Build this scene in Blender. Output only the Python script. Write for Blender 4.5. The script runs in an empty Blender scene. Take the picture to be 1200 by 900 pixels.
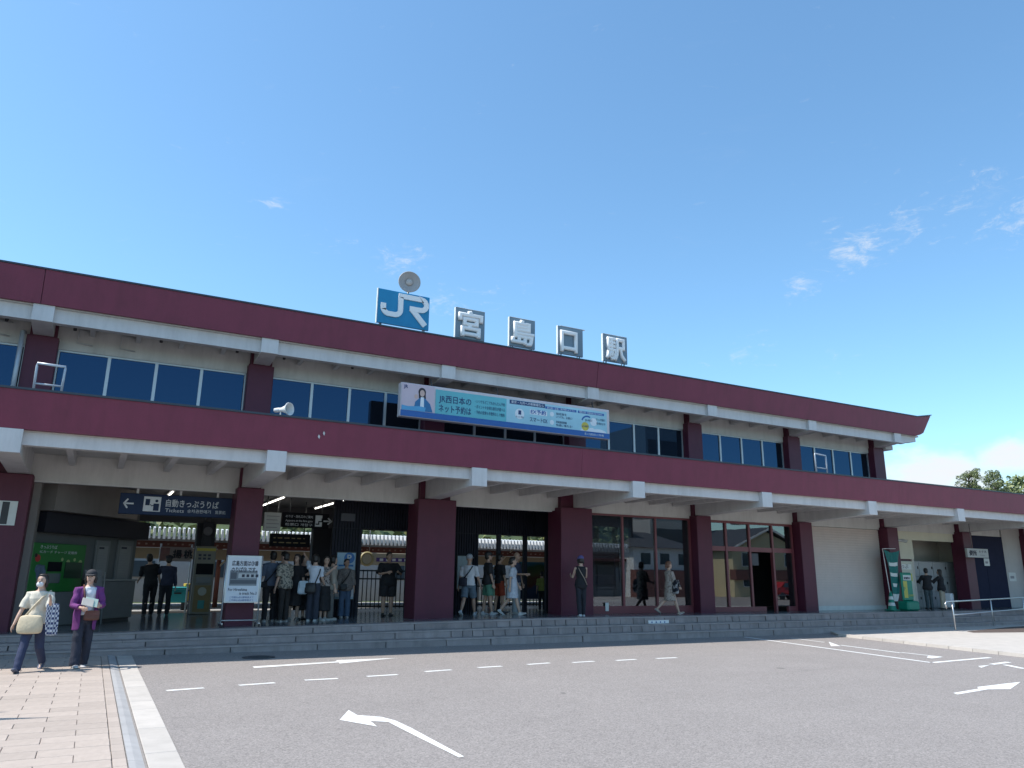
import bpy, math, random
import numpy as np
from mathutils import Matrix, Vector
random.seed(7)
SC = bpy.context.scene
COL = SC.collection
R_ = math.radians

# ------------------------------------------------------------------ camera
CAM = np.array([1.6307, -16.235, 1.58]); FPX = 883.72
PITCH, ROLL, YAW = .2503, .0115, .4928
fw = np.array([math.sin(YAW)*math.cos(PITCH), math.cos(YAW)*math.cos(PITCH), math.sin(PITCH)])
_rt = np.array([math.cos(YAW), -math.sin(YAW), 0]); _up = np.cross(_rt, fw)
RT = math.cos(ROLL)*_rt + math.sin(ROLL)*_up
UP = -math.sin(ROLL)*_rt + math.cos(ROLL)*_up
cam = bpy.data.cameras.new('camera'); camo = bpy.data.objects.new('camera', cam); COL.objects.link(camo)
cam.sensor_fit = 'HORIZONTAL'; cam.sensor_width = 36; cam.lens = FPX/1200*36; cam.clip_end = 3000; cam.clip_start = .05
camo.matrix_world = Matrix(((RT[0], UP[0], -fw[0], CAM[0]), (RT[1], UP[1], -fw[1], CAM[1]), (RT[2], UP[2], -fw[2], CAM[2]), (0, 0, 0, 1)))
SC.camera = camo
def at(x, y, ax, val):
    "survey helper: the point of the plane ax=val seen at photo pixel x,y"
    i = 'xyz'.index(ax); d = fw + RT*(x-600)/FPX - UP*(y-450)/FPX
    return CAM + d*((val-CAM[i])/d[i])

# ------------------------------------------------------------------ sky, sun, exposure
SUN_EL, SUN_BACK = R_(60), R_(12)          # high sun from the left, a little behind the building
sdir = Vector((-math.cos(SUN_EL)*math.cos(SUN_BACK), math.cos(SUN_EL)*math.sin(SUN_BACK), math.sin(SUN_EL)))
sun = bpy.data.lights.new('sun', 'SUN'); sun.energy = 4.2; sun.angle = R_(.53); sun.color = (1, .955, .89)
suno = bpy.data.objects.new('sun', sun); COL.objects.link(suno)
suno.rotation_euler = sdir.to_track_quat('Z', 'Y').to_euler(); suno.location = (0, 0, 40)
W = bpy.data.worlds.new('World'); SC.world = W; W.use_nodes = True
wn, wl = W.node_tree.nodes, W.node_tree.links
for n in list(wn): wn.remove(n)
out = wn.new('ShaderNodeOutputWorld'); bg = wn.new('ShaderNodeBackground'); sky = wn.new('ShaderNodeTexSky')
sky.sky_type = 'NISHITA'; sky.sun_disc = False; sky.sun_elevation = SUN_EL
sky.sun_rotation = math.atan2(sdir.x, sdir.y)
sky.air_density = 1.0; sky.dust_density = .6; sky.ozone_density = 2.2; sky.altitude = 10
bg.inputs['Strength'].default_value = .15
wl.new(bg.outputs[0], out.inputs[0])
# clouds: thin cirrus wisps, small fair-weather puffs and a cumulus bank low on the right
def wmath(op, a, b=None, c=None):
    n = wn.new('ShaderNodeMath'); n.operation = op
    for i, v in enumerate((a, b, c)):
        if v is None: continue
        if isinstance(v, (int, float)): n.inputs[i].default_value = v
        else: wl.new(v, n.inputs[i])
    return n.outputs[0]
tc = wn.new('ShaderNodeTexCoord')
def wnoise(scale, detail, rough, stretch=(1, 1, 1), dist=0):
    mp = wn.new('ShaderNodeMapping'); mp.inputs['Scale'].default_value = stretch; wl.new(tc.outputs['Generated'], mp.inputs[0])
    n = wn.new('ShaderNodeTexNoise'); n.inputs['Scale'].default_value = scale; n.inputs['Detail'].default_value = detail
    n.inputs['Roughness'].default_value = rough; n.inputs['Distortion'].default_value = dist; wl.new(mp.outputs[0], n.inputs['Vector'])
    return n.outputs['Fac']
def blob(px, py, rad, wy=1.0):
    d = fw + RT*(px-600)/FPX - UP*(py-450)/FPX; d = d/np.linalg.norm(d)
    s = wn.new('ShaderNodeVectorMath'); s.operation = 'SUBTRACT'; wl.new(tc.outputs['Generated'], s.inputs[0]); s.inputs[1].default_value = d
    m = wn.new('ShaderNodeVectorMath'); m.operation = 'MULTIPLY'; wl.new(s.outputs[0], m.inputs[0]); m.inputs[1].default_value = (1, 1, wy)
    l = wn.new('ShaderNodeVectorMath'); l.operation = 'LENGTH'; wl.new(m.outputs[0], l.inputs[0])
    mr = wn.new('ShaderNodeMapRange'); mr.interpolation_type = 'SMOOTHSTEP'; wl.new(l.outputs['Value'], mr.inputs['Value'])
    mr.inputs['From Min'].default_value = 0; mr.inputs['From Max'].default_value = rad
    mr.inputs['To Min'].default_value = 1; mr.inputs['To Max'].default_value = 0
    return mr.outputs[0]
puff = wnoise(30, 10, .72, (1, 1, 2.6), .5)
big = wnoise(9, 8, .58, (1, 1, 1.7), .2)
small = None
for (px, py, r_, k) in [(1010, 290, .085, .72), (935, 338, .045, .8), (1060, 262, .07, .5), (1140, 240, .12, .45), (1195, 250, .1, .5), (470, 308, .08, .62), (520, 352, .07, .5), (325, 236, .045, .45), (400, 292, .07, .32), (885, 415, .08, .35), (990, 425, .06, .35), (590, 340, .1, .3)]:
    b = wmath('MULTIPLY', blob(px, py, r_, 1.6), k)
    small = b if small is None else wmath('MAXIMUM', small, b)
low = None
for (px, py, r_) in [(1075, 556, .11), (1105, 545, .075), (1185, 535, .075), (1150, 580, .1), (1290, 530, .16), (1420, 510, .2), (1240, 585, .14)]:
    b = blob(px, py, r_, 1.8); low = b if low is None else wmath('MAXIMUM', low, b)
def ramp(v, a, b):
    mr = wn.new('ShaderNodeMapRange'); mr.interpolation_type = 'SMOOTHSTEP'; wl.new(v, mr.inputs['Value'])
    mr.inputs['From Min'].default_value = a; mr.inputs['From Max'].default_value = b; return mr.outputs[0]
c1 = ramp(wmath('ADD', puff, wmath('MULTIPLY', small, .34)), .62, 1.02)
c1 = wmath('MULTIPLY', c1, .8)
c2 = wmath('MULTIPLY', ramp(wmath('ADD', big, wmath('MULTIPLY', low, .52)), .68, 1.0), wmath('ADD', .72, wmath('MULTIPLY', puff, .45)))
cirrus = wmath('MULTIPLY', ramp(wnoise(5, 9, .66, (1.2, 1.2, 5), .5), .60, .85), .035)
cl = wmath('MINIMUM', wmath('MAXIMUM', wmath('MAXIMUM', c1, c2), cirrus), 1.0)
mx = wn.new('ShaderNodeMix'); mx.data_type = 'RGBA'
tint = wn.new('ShaderNodeVectorMath'); tint.operation = 'MULTIPLY'; wl.new(sky.outputs[0], tint.inputs[0]); tint.inputs[1].default_value = (.86, 1.12, 1.15)   # clearer, deeper blue air
wl.new(cl, mx.inputs[0]); wl.new(tint.outputs[0], mx.inputs[6]); mx.inputs[7].default_value = (4.15, 4.3, 4.5, 1)
wl.new(mx.outputs[2], bg.inputs['Color'])
vs = SC.view_settings
vs.view_transform = 'Standard'; vs.look = 'None'; vs.gamma = 1; vs.use_curve_mapping = False; vs.exposure = .55
SC.cycles.max_bounces = 6; SC.cycles.diffuse_bounces = 3; SC.cycles.glossy_bounces = 3; SC.cycles.transmission_bounces = 2; SC.cycles.transparent_max_bounces = 8; SC.cycles.caustics_reflective = False; SC.cycles.caustics_refractive = False
SC.cycles.use_denoising = True

# ------------------------------------------------------------------ materials
MATS = {}
def M(name, rgb=(.5, .5, .5), rough=.6, var=.06, scale=6, bump=.0, bscale=60, metal=0, spec=.5, rnd=0, emit=None, dirt=0):
    if name in MATS: return MATS[name]
    m = bpy.data.materials.new(name); m.use_nodes = True; MATS[name] = m
    nt = m.node_tree; b = nt.nodes['Principled BSDF']; L = nt.links
    b.inputs['Roughness'].default_value = rough; b.inputs['Metallic'].default_value = metal; b.inputs['Specular IOR Level'].default_value = spec
    t = nt.nodes.new('ShaderNodeTexCoord')
    n = nt.nodes.new('ShaderNodeTexNoise'); n.inputs['Scale'].default_value = scale; n.inputs['Detail'].default_value = 6; n.inputs['Roughness'].default_value = .65
    L.new(t.outputs['Object'], n.inputs['Vector'])
    h = nt.nodes.new('ShaderNodeMapRange'); L.new(n.outputs['Fac'], h.inputs[0])
    h.inputs['From Min'].default_value = .3; h.inputs['From Max'].default_value = .7
    h.inputs['To Min'].default_value = 1-var; h.inputs['To Max'].default_value = 1+var
    val = h.outputs[0]
    if rnd:
        oi = nt.nodes.new('ShaderNodeObjectInfo'); r2 = nt.nodes.new('ShaderNodeMapRange'); L.new(oi.outputs['Random'], r2.inputs[0])
        r2.inputs['To Min'].default_value = 1-rnd; r2.inputs['To Max'].default_value = 1+rnd
        mm = nt.nodes.new('ShaderNodeMath'); mm.operation = 'MULTIPLY'; L.new(val, mm.inputs[0]); L.new(r2.outputs[0], mm.inputs[1]); val = mm.outputs[0]
    if dirt:
        n2 = nt.nodes.new('ShaderNodeTexNoise'); n2.inputs['Scale'].default_value = 1.3; n2.inputs['Detail'].default_value = 9; n2.inputs['Roughness'].default_value = .72
        mp = nt.nodes.new('ShaderNodeMapping'); mp.inputs['Scale'].default_value = (2.6, 2.6, .5); L.new(t.outputs['Object'], mp.inputs[0]); L.new(mp.outputs[0], n2.inputs['Vector'])
        r3 = nt.nodes.new('ShaderNodeMapRange'); L.new(n2.outputs['Fac'], r3.inputs[0]); r3.inputs['From Min'].default_value = .45; r3.inputs['From Max'].default_value = .75
        r3.inputs['To Min'].default_value = 1; r3.inputs['To Max'].default_value = 1-dirt
        mm = nt.nodes.new('ShaderNodeMath'); mm.operation = 'MULTIPLY'; L.new(val, mm.inputs[0]); L.new(r3.outputs[0], mm.inputs[1]); val = mm.outputs[0]
    v = nt.nodes.new('ShaderNodeVectorMath'); v.operation = 'SCALE'; v.inputs[0].default_value = rgb; L.new(val, v.inputs['Scale'])
    L.new(v.outputs[0], b.inputs['Base Color'])
    if bump:
        nb = nt.nodes.new('ShaderNodeTexNoise'); nb.inputs['Scale'].default_value = bscale; nb.inputs['Detail'].default_value = 4
        L.new(t.outputs['Object'], nb.inputs['Vector'])
        bp = nt.nodes.new('ShaderNodeBump'); bp.inputs['Strength'].default_value = bump; bp.inputs['Distance'].default_value = .02
        L.new(nb.outputs['Fac'], bp.inputs['Height']); L.new(bp.outputs[0], b.inputs['Normal'])
    if emit:
        b.inputs['Emission Color'].default_value = (*rgb, 1); b.inputs['Emission Strength'].default_value = emit
    return m
def glass(name, tint, refl_min, trans, rough=.01, wav=0.0, mirror=(.9, .95, 1)):
    "window glass: fresnel mirror over tinted see-through"
    m = bpy.data.materials.new(name); m.use_nodes = True; MATS[name] = m; nt = m.node_tree; L = nt.links
    for n in list(nt.nodes): nt.nodes.remove(n)
    o = nt.nodes.new('ShaderNodeOutputMaterial'); tr = nt.nodes.new('ShaderNodeBsdfTransparent'); tr.inputs[0].default_value = (*tint, 1)
    df = nt.nodes.new('ShaderNodeBsdfDiffuse'); df.inputs[0].default_value = (.012, .014, .02, 1)
    m0 = nt.nodes.new('ShaderNodeMixShader'); m0.inputs[0].default_value = trans; L.new(df.outputs[0], m0.inputs[1]); L.new(tr.outputs[0], m0.inputs[2])
    gl = nt.nodes.new('ShaderNodeBsdfGlossy'); gl.inputs['Roughness'].default_value = rough; gl.inputs[0].default_value = (*mirror, 1)
    fr = nt.nodes.new('ShaderNodeFresnel'); fr.inputs[0].default_value = 1.5
    ad = nt.nodes.new('ShaderNodeMath'); ad.operation = 'MAXIMUM'; ad.inputs[1].default_value = refl_min; L.new(fr.outputs[0], ad.inputs[0])
    mx = nt.nodes.new('ShaderNodeMixShader'); L.new(ad.outputs[0], mx.inputs[0]); L.new(m0.outputs[0], mx.inputs[1]); L.new(gl.outputs[0], mx.inputs[2])
    if wav:
        t = nt.nodes.new('ShaderNodeTexCoord'); nb = nt.nodes.new('ShaderNodeTexNoise'); nb.inputs['Scale'].default_value = .9; L.new(t.outputs['Object'], nb.inputs['Vector'])
        bp = nt.nodes.new('ShaderNodeBump'); bp.inputs['Strength'].default_value = wav; bp.inputs['Distance'].default_value = .02; L.new(nb.outputs['Fac'], bp.inputs['Height']); L.new(bp.outputs[0], gl.inputs['Normal'])
    L.new(mx.outputs[0], o.inputs[0]); return m

# ------------------------------------------------------------------ mesh helpers
class MB:
    "collects faces with material slots, then links them as ONE mesh object"
    def __init__(s): s.v = []; s.f = []; s.m = []; s.sm = []
    def poly(s, pts, mi=0, smooth=False):
        b = len(s.v); s.v += [tuple(map(float, p)) for p in pts]; s.f.append(tuple(range(b, b+len(pts)))); s.m.append(mi); s.sm.append(smooth); return s
    def box(s, x0, x1, y0, y1, z0, z1, mi=0):
        return s.hexa([(x0, y0, z0), (x1, y0, z0), (x1, y1, z0), (x0, y1, z0), (x0, y0, z1), (x1, y0, z1), (x1, y1, z1), (x0, y1, z1)], mi)
    def hexa(s, p, mi=0):
        b = len(s.v); s.v += [tuple(map(float, q)) for q in p]
        for q in ((0, 3, 2, 1), (4, 5, 6, 7), (0, 1, 5, 4), (1, 2, 6, 5), (2, 3, 7, 6), (3, 0, 4, 7)):
            s.f.append(tuple(b+i for i in q)); s.m.append(mi); s.sm.append(False)
        return s
    def bbox(s, x0, x1, y0, y1, z0, z1, c=.01, mi=0):
        "box with chamfered edges"
        vs_ = []; idx = {}
        for ix, X in enumerate((x0, x1)):
            for iy, Y in enumerate((y0, y1)):
                for iz, Z in enumerate((z0, z1)):
                    sx, sy, sz = (1 if ix == 0 else -1), (1 if iy == 0 else -1), (1 if iz == 0 else -1)
                    for a, d in enumerate(((0, c*sy, c*sz), (c*sx, 0, c*sz), (c*sx, c*sy, 0))):
                        idx[ix, iy, iz, a] = len(vs_); vs_.append((X+d[0], Y+d[1], Z+d[2]))
        b = len(s.v); s.v += vs_
        def F(*k):
            s.f.append(tuple(b+idx[q] for q in k)); s.m.append(mi); s.sm.append(False)
        for i in (0, 1):
            F((i, 0, 0, 0), (i, 1, 0, 0), (i, 1, 1, 0), (i, 0, 1, 0)) if i else F((i, 0, 1, 0), (i, 1, 1, 0), (i, 1, 0, 0), (i, 0, 0, 0))
            F((0, i, 1, 1), (1, i, 1, 1), (1, i, 0, 1), (0, i, 0, 1)) if i else F((0, i, 0, 1), (1, i, 0, 1), (1, i, 1, 1), (0, i, 1, 1))
            F((0, 0, i, 2), (1, 0, i, 2), (1, 1, i, 2), (0, 1, i, 2)) if i else F((0, 1, i, 2), (1, 1, i, 2), (1, 0, i, 2), (0, 0, i, 2))
            for j in (0, 1):
                F((i, j, 0, 0), (i, j, 1, 0), (i, j, 1, 1), (i, j, 0, 1))
                F((i, 0, j, 0), (i, 1, j, 0), (i, 1, j, 2), (i, 0, j, 2))
                F((0, i, j, 1), (1, i, j, 1), (1, i, j, 2), (0, i, j, 2))
                for k in (0, 1): F((i, j, k, 0), (i, j, k, 1), (i, j, k, 2))
        return s
    def tube(s, pts, rad, n=8, mi=0, cap=True, smooth=True, flat=None):
        "swept tube through pts; rad a number, list, or list of (a,b) ellipse radii"
        pts = [np.array(p, float) for p in pts]; k = len(pts)
        if not isinstance(rad, (list, tuple)): rad = [rad]*k
        rings = []; prev = None
        for i, p in enumerate(pts):
            t = pts[min(i+1, k-1)]-pts[max(i-1, 0)]; t = t/(np.linalg.norm(t)+1e-9)
            if prev is None:
                a = np.array(flat if flat is not None else ((1, 0, 0) if abs(t[0]) < .9 else (0, 1, 0)), float)
            else: a = prev
            a = a-t*(a@t); a = a/(np.linalg.norm(a)+1e-9); prev = a; bb = np.cross(t, a)
            ra, rb = rad[i] if isinstance(rad[i], (list, tuple)) else (rad[i], rad[i])
            b0 = len(s.v)
            for j in range(n):
                q = 2*math.pi*j/n; s.v.append(tuple(p+a*math.cos(q)*ra+bb*math.sin(q)*rb))
            rings.append(b0)
        for i in range(k-1):
            for j in range(n):
                s.f.append((rings[i]+j, rings[i]+(j+1) % n, rings[i+1]+(j+1) % n, rings[i+1]+j)); s.m.append(mi); s.sm.append(smooth)
        if cap:
            s.f.append(tuple(rings[0]+j for j in reversed(range(n)))); s.m.append(mi); s.sm.append(False)
            s.f.append(tuple(rings[-1]+j for j in range(n))); s.m.append(mi); s.sm.append(False)
        return s
    def lathe(s, prof, n=16, c=(0, 0, 0), axis='z', mi=0):
        "revolve (radius, height) profile"
        rings = []
        for r, h in prof:
            b = len(s.v); rings.append(b)
            for j in range(n):
                q = 2*math.pi*j/n; a, d = r*math.cos(q), r*math.sin(q)
                p = (a, d, h) if axis == 'z' else (a, -h, d) if axis == 'y' else (h, a, d)
                s.v.append((c[0]+p[0], c[1]+p[1], c[2]+p[2]))
        for i in range(len(prof)-1):
            for j in range(n):
                s.f.append((rings[i]+j, rings[i]+(j+1) % n, rings[i+1]+(j+1) % n, rings[i+1]+j)); s.m.append(mi); s.sm.append(True)
        return s
    def ell(s, c, r, n=14, mi=0, rot=None):
        b = len(s.v); k = n//2+1
        for i in range(k):
            th = math.pi*i/(k-1)
            for j in range(n):
                q = 2*math.pi*j/n
                p = np.array((r[0]*math.sin(th)*math.cos(q), r[1]*math.sin(th)*math.sin(q), r[2]*math.cos(th)))
                if rot is not None: p = rot@p
                s.v.append(tuple(p+np.array(c)))
        for i in range(k-1):
            for j in range(n):
                s.f.append((b+i*n+j, b+(i+1)*n+j, b+(i+1)*n+(j+1) % n, b+i*n+(j+1) % n)); s.m.append(mi); s.sm.append(True)
        return s
    def mesh(s, name, mats):
        me = bpy.data.meshes.new(name); me.from_pydata(s.v, [], s.f)
        for m in (mats if isinstance(mats, (list, tuple)) else [mats]): me.materials.append(m)
        me.polygons.foreach_set('material_index', s.m); me.polygons.foreach_set('use_smooth', s.sm); me.update(); return me
    def build(s, name, mats, parent=None, loc=None):
        return link(name, s.mesh(name, mats), parent, loc)
def link(name, data, parent=None, loc=None):
    o = bpy.data.objects.new(name, data); COL.objects.link(o)
    if parent is not None: o.parent = parent
    if loc is not None: o.location = loc
    return o
def tag(o, label=None, cat=None, group=None, kind=None):
    if label: o['label'] = label
    if cat: o['category'] = cat
    if group: o['group'] = group
    if kind: o['kind'] = kind
    return o
def thing(name, label, cat, loc=(0, 0, 0), rz=0, group=None):
    o = link(name, None, None, loc); o.rotation_euler = (0, 0, rz); o.empty_display_size = .2
    return tag(o, label, cat, group)
# scratch scene: turns text and modifier stacks into plain meshes
TS = bpy.data.scenes.new('scratch')
def baked(data, mods=()):
    o = bpy.data.objects.new('scratch', data); TS.collection.objects.link(o)
    for kind, kw in mods:
        md = o.modifiers.new(kind, kind)
        for k_, v_ in kw.items(): setattr(md, k_, v_)
    vl = TS.view_layers[0]; vl.update(); dg = vl.depsgraph
    me = bpy.data.meshes.new_from_object(o.evaluated_get(dg)); bpy.data.objects.remove(o); return me
def text(body, org, size, mat, parent, ux=(1, 0, 0), uy=(0, 0, 1), width=None, align='LEFT', bold=0., ext=.0015, name='lettering', local=True):
    "flat lettering: origin at baseline start; ux along the line, uy up"
    c = bpy.data.curves.new('t', 'FONT'); c.body = body; c.size = size; c.resolution_u = 2; c.bevel_depth = bold*size; c.bevel_resolution = 0; c.extrude = ext; c.align_x = align
    me = baked(c); bpy.data.curves.remove(c)
    n = len(me.vertices); co = np.zeros(n*3); me.vertices.foreach_get('co', co); co = co.reshape(-1, 3)
    if width and n:
        w = co[:, 0].max()-co[:, 0].min(); co[:, 0] *= width/max(w, 1e-6)
        if align == 'LEFT': co[:, 0] -= co[:, 0].min()
    ux, uy = np.array(ux, float), np.array(uy, float); nn = np.cross(ux, uy)
    q = np.array(org)+co[:, :1]*ux+co[:, 1:2]*uy+co[:, 2:]*nn
    me.vertices.foreach_set('co', q.ravel()); me.materials.clear(); me.materials.append(mat); me.update()
    return link(name, me, parent)
def strokes(mb, paths, width, org, s, ux, uy, depth, mi=0, off=0.0):
    "thick mitred strokes (2-D unit paths) raised along the board normal"
    ux, uy = np.array(ux, float), np.array(uy, float); nn = np.cross(ux, uy); org = np.array(org, float)+nn*off
    for P in paths:
        P = [np.array(p, float) for p in P]; L_, R2 = [], []
        for i, p in enumerate(P):
            d0 = P[i]-P[i-1] if i else P[1]-P[0]; d1 = P[i+1]-P[i] if i < len(P)-1 else P[-1]-P[-2]
            d0 = d0/np.linalg.norm(d0); d1 = d1/np.linalg.norm(d1); t = d0+d1; t = t/(np.linalg.norm(t)+1e-9)
            nrm = np.array((-t[1], t[0])); k = width/2/max(.45, abs(nrm@np.array((-d0[1], d0[0]))))
            L_.append(p+nrm*k); R2.append(p-nrm*k)
        w = lambda q, h: org+(ux*q[0]+uy*q[1])*s+nn*h
        for i in range(len(P)-1):
            a, b, c, d = R2[i], R2[i+1], L_[i+1], L_[i]
            mb.hexa([w(a, 0), w(b, 0), w(c, 0), w(d, 0), w(a, depth), w(b, depth), w(c, depth), w(d, depth)], mi)
# ================================================================== ground, road, pavement
ZP = .54                                    # concourse floor above the road
def zf(X):
    "the paved concourse falls about two per cent towards the left"
    return ZP-.16*min(max((11.5-X)/9.5, 0), 1)
asphalt = M('asphalt', (.255, .228, .213), .9, .045, .7, .5, 160, dirt=.05)
nt = asphalt.node_tree; b_ = nt.nodes['Principled BSDF']     # fine aggregate speckle
src = b_.inputs['Base Color'].links[0].from_socket
t_ = nt.nodes.new('ShaderNodeTexCoord'); v_ = nt.nodes.new('ShaderNodeTexVoronoi'); v_.inputs['Scale'].default_value = 75; nt.links.new(t_.outputs['Object'], v_.inputs['Vector'])
hs = nt.nodes.new('ShaderNodeSeparateColor'); nt.links.new(v_.outputs['Color'], hs.inputs[0])
rr = nt.nodes.new('ShaderNodeMapRange'); nt.links.new(hs.outputs[0], rr.inputs[0]); rr.inputs['To Min'].default_value = .70; rr.inputs['To Max'].default_value = 1.30
sc_ = nt.nodes.new('ShaderNodeVectorMath'); sc_.operation = 'SCALE'; nt.links.new(src, sc_.inputs[0]); nt.links.new(rr.outputs[0], sc_.inputs['Scale']); nt.links.new(sc_.outputs[0], b_.inputs['Base Color'])
paint = M('road_paint', (.70, .69, .67), .7, .12, 5, .2, 120, dirt=.2)
def worn(name, lo, hi, scale):
    "paint that has worn off the stones: holes where the noise is high"
    m = M(name, (.74, .74, .72), .7, .1, 5, .2, 120); nt = m.node_tree; b = nt.nodes['Principled BSDF']
    t = nt.nodes.new('ShaderNodeTexCoord'); n = nt.nodes.new('ShaderNodeTexNoise'); n.inputs['Scale'].default_value = scale; n.inputs['Detail'].default_value = 8; n.inputs['Roughness'].default_value = .8
    nt.links.new(t.outputs['Object'], n.inputs['Vector']); r = nt.nodes.new('ShaderNodeMapRange'); r.inputs['From Min'].default_value = lo; r.inputs['From Max'].default_value = hi
    r.inputs['To Min'].default_value = 1; r.inputs['To Max'].default_value = 0; nt.links.new(n.outputs['Fac'], r.inputs[0]); nt.links.new(r.outputs[0], b.inputs['Alpha']); return m
paint_worn = worn('worn_road_paint', .56, .62, 14)
conc = M('concrete', (.42, .41, .39), .85, .08, 3, .25, 90, dirt=.18)
conc_pale = M('pale_concrete', (.46, .42, .38), .85, .07, 3, .2, 90, rnd=.06, dirt=.12)
kerb_grey = M('kerb_concrete', (.36, .35, .345), .8, .07, 4, .2, 90, rnd=.04, dirt=.1)
paver_m = M('paver_stone', (.39, .325, .28), .85, .09, 5, .25, 120, rnd=.075, dirt=.10)
joint_m = M('joint_sand', (.10, .095, .09), .95, .1, 12)
earth = M('earth', (.16, .15, .13), .95, .15, .4)
ground = MB().poly([(-900, -900, -.05), (900, -900, -.05), (900, 900, -.05), (-900, 900, -.05)]).build('ground', earth); tag(ground, kind='structure')
road = MB().poly([(2.53, -120, 0), (160, -120, 0), (160, 2.2, 0), (2.53, 2.2, 0)]).build('road', asphalt); tag(road, kind='structure')
# painted markings, 4 mm above the asphalt
def gpt(x, y, z=.004): p = at(x, y, 'z', z); return (p[0], p[1], z)
def paintpoly(pts, name='lane_line', mat=paint): return MB().poly([gpt(*p) for p in pts]).build(name, mat, road)
for a, b in [((195, 809.3), (239, 806)), ((280, 803), (322, 800)), ((357, 797), (396, 795)), ((430, 792.6), (466, 790.4)), ((498, 787), (529, 784.8)), ((560, 782.3), (588, 780.6)), ((618, 778.6), (644, 776.8)), ((671, 776.4), (696, 774.8)), ((722, 774), (745, 772.6)), ((769, 771.6), (793, 770.6))]:
    h = 1.35*(.5+.5*(a[1]-700)/110)
    p = [np.array(gpt(*a)), np.array(gpt(*b))]; d = p[1]-p[0]; n = np.array((-d[1], d[0], 0)); n = n/np.linalg.norm(n)*.055
    MB().poly([p[0]-n, p[1]-n, p[1]+n, p[0]+n]).build('lane_dash', paint, road)
paintpoly([(398, 843.5), (408.5, 832), (419, 838), (447, 840), (463, 844.2), (480, 852), (473, 855.2), (455, 846), (434, 844.8), (442, 851.3)], 'turn_arrow', paint)
paintpoly([(480.2, 852.1), (544, 886.5), (538, 887.5), (473.2, 855.3)], 'arrow_tail', worn('scuffed_road_paint', .60, .72, 22))
crack_m = M('crack', (.17, .155, .145), .95)
for pts in ([(832, 792), (868, 790.5), (905, 787.8), (938, 786.5), (985, 782), (1010, 781)],):
    q_ = [np.array(gpt(*p, .003)) for p in pts]; cm_ = MB()
    for a, b in zip(q_[:-1], q_[1:]): n_ = np.array((-(b-a)[1], (b-a)[0], 0)); n_ = n_/np.linalg.norm(n_)*.0035; cm_.poly([a-n_, b-n_, b+n_, a+n_])
    cm_.build('crack', crack_m, road)
for px_, py_, r_s in ((915, 783, .06), (660, 812, .03)):
    c_ = gpt(px_, py_, .0035); MB().poly([(c_[0]+r_s*math.cos(a)*(1+.3*math.sin(3*a)), c_[1]+r_s*1.6*math.sin(a), .0035) for a in np.linspace(0, 6.1, 14)]).build('tar_spot', crack_m, road)
paintpoly([(296, 781), (393, 775.2), (395, 773.6), (466, 771), (430, 774.3), (398, 777.6), (397, 776.2), (298, 782.8)], 'straight_arrow')
paintpoly([(1117, 812), (1147, 807), (1145, 805), (1196, 799), (1184, 807.5), (1158, 807.8), (1122, 813.8)], 'straight_arrow')
def stripe(a, b, w, name='lane_line', mat=paint):
    p = [np.array(gpt(*a)), np.array(gpt(*b))]; d = p[1]-p[0]; n = np.array((-d[1], d[0], 0)); n = n/np.linalg.norm(n)*w/2
    MB().poly([p[0]-n, p[1]-n, p[1]+n, p[0]+n]).build(name, mat, road)
stripe((873, 746.5), (1092, 776.5), .11); stripe((1092, 776.5), (1160, 770.5), .12); stripe((927, 747.6), (966, 752.6), .07)
stripe((985, 756), (1055, 765), .08, mat=paint_worn); stripe((1056, 764.5), (1104, 769.8), .08); paintpoly([(971, 752), (985, 757), (974, 757.2)], 'arrow_head')
paintpoly([(1088, 768), (1104, 770), (1092, 771.6), (1086, 770.6)], 'arrow_head'); paintpoly([(1146, 780.5), (1160, 779.2), (1150, 782.5)], 'arrow_head')
stripe((1162, 778.5), (1182, 775.8), .12, mat=paint_worn); stripe((1178, 779), (1200, 783.5), .12, mat=paint_worn)
# manhole cover close to the steps
mh = thing('manhole_cover', 'round dark iron cover in the shaded road below the steps', 'manhole cover', tuple(gpt(303, 770.5, .002)))
iron = M('cast_iron', (.05, .05, .055), .6, .15, 30, .4, 70)
MB().lathe([(.0, .006), (.27, .006), (.28, .010), (.31, .010), (.31, 0)], 28).build('cover', iron, mh)
g_ = MB()
for i in range(-3, 4): g_.box(-.2+abs(i)*.02, .2-abs(i)*.02, i*.065-.012, i*.065+.012, .006, .012)
g_.build('tread_ribs', iron, mh)
# pavement of staggered stone flags
side = MB().poly([(-14, -30, .004), (2.25, -30, .004), (2.25, 1.0, .004), (-14, 1.0, .004)]).build('sidewalk', M('paver_joint', (.235, .21, .19), .95, .1, 12)); tag(side, kind='structure')
pm = MB().bbox(-.287, .287, -.152, .152, 0, .018, .005).mesh('paver', paver_m)
pe = MB().bbox(-.053, .053, -.152, .152, 0, .018, .004).mesh('paver', paver_m)
r0 = -9.45
for j in range(34):
    y = r0+j*.311
    if y > .9: break
    x1 = 1.985; xs = []
    first = .579 if j % 2 else .289
    x = x1-first/2; w = first
    while x > -.9:
        xs.append((x, w)); x -= w/2+.2895; w = .579
    for x, w in xs:
        o = link('paver', pm, side, (x, y, .002+random.uniform(-.0015, .0015))); o.scale.x = w/.579 if w < .5 else 1
    link('paver', pe, side, (2.045, y, .003))
kerb = MB().box(2.1, 2.53, -30, 1.0, -.1, -.004).build('kerb', joint_m); tag(kerb, kind='structure')
y = -10.3
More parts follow.
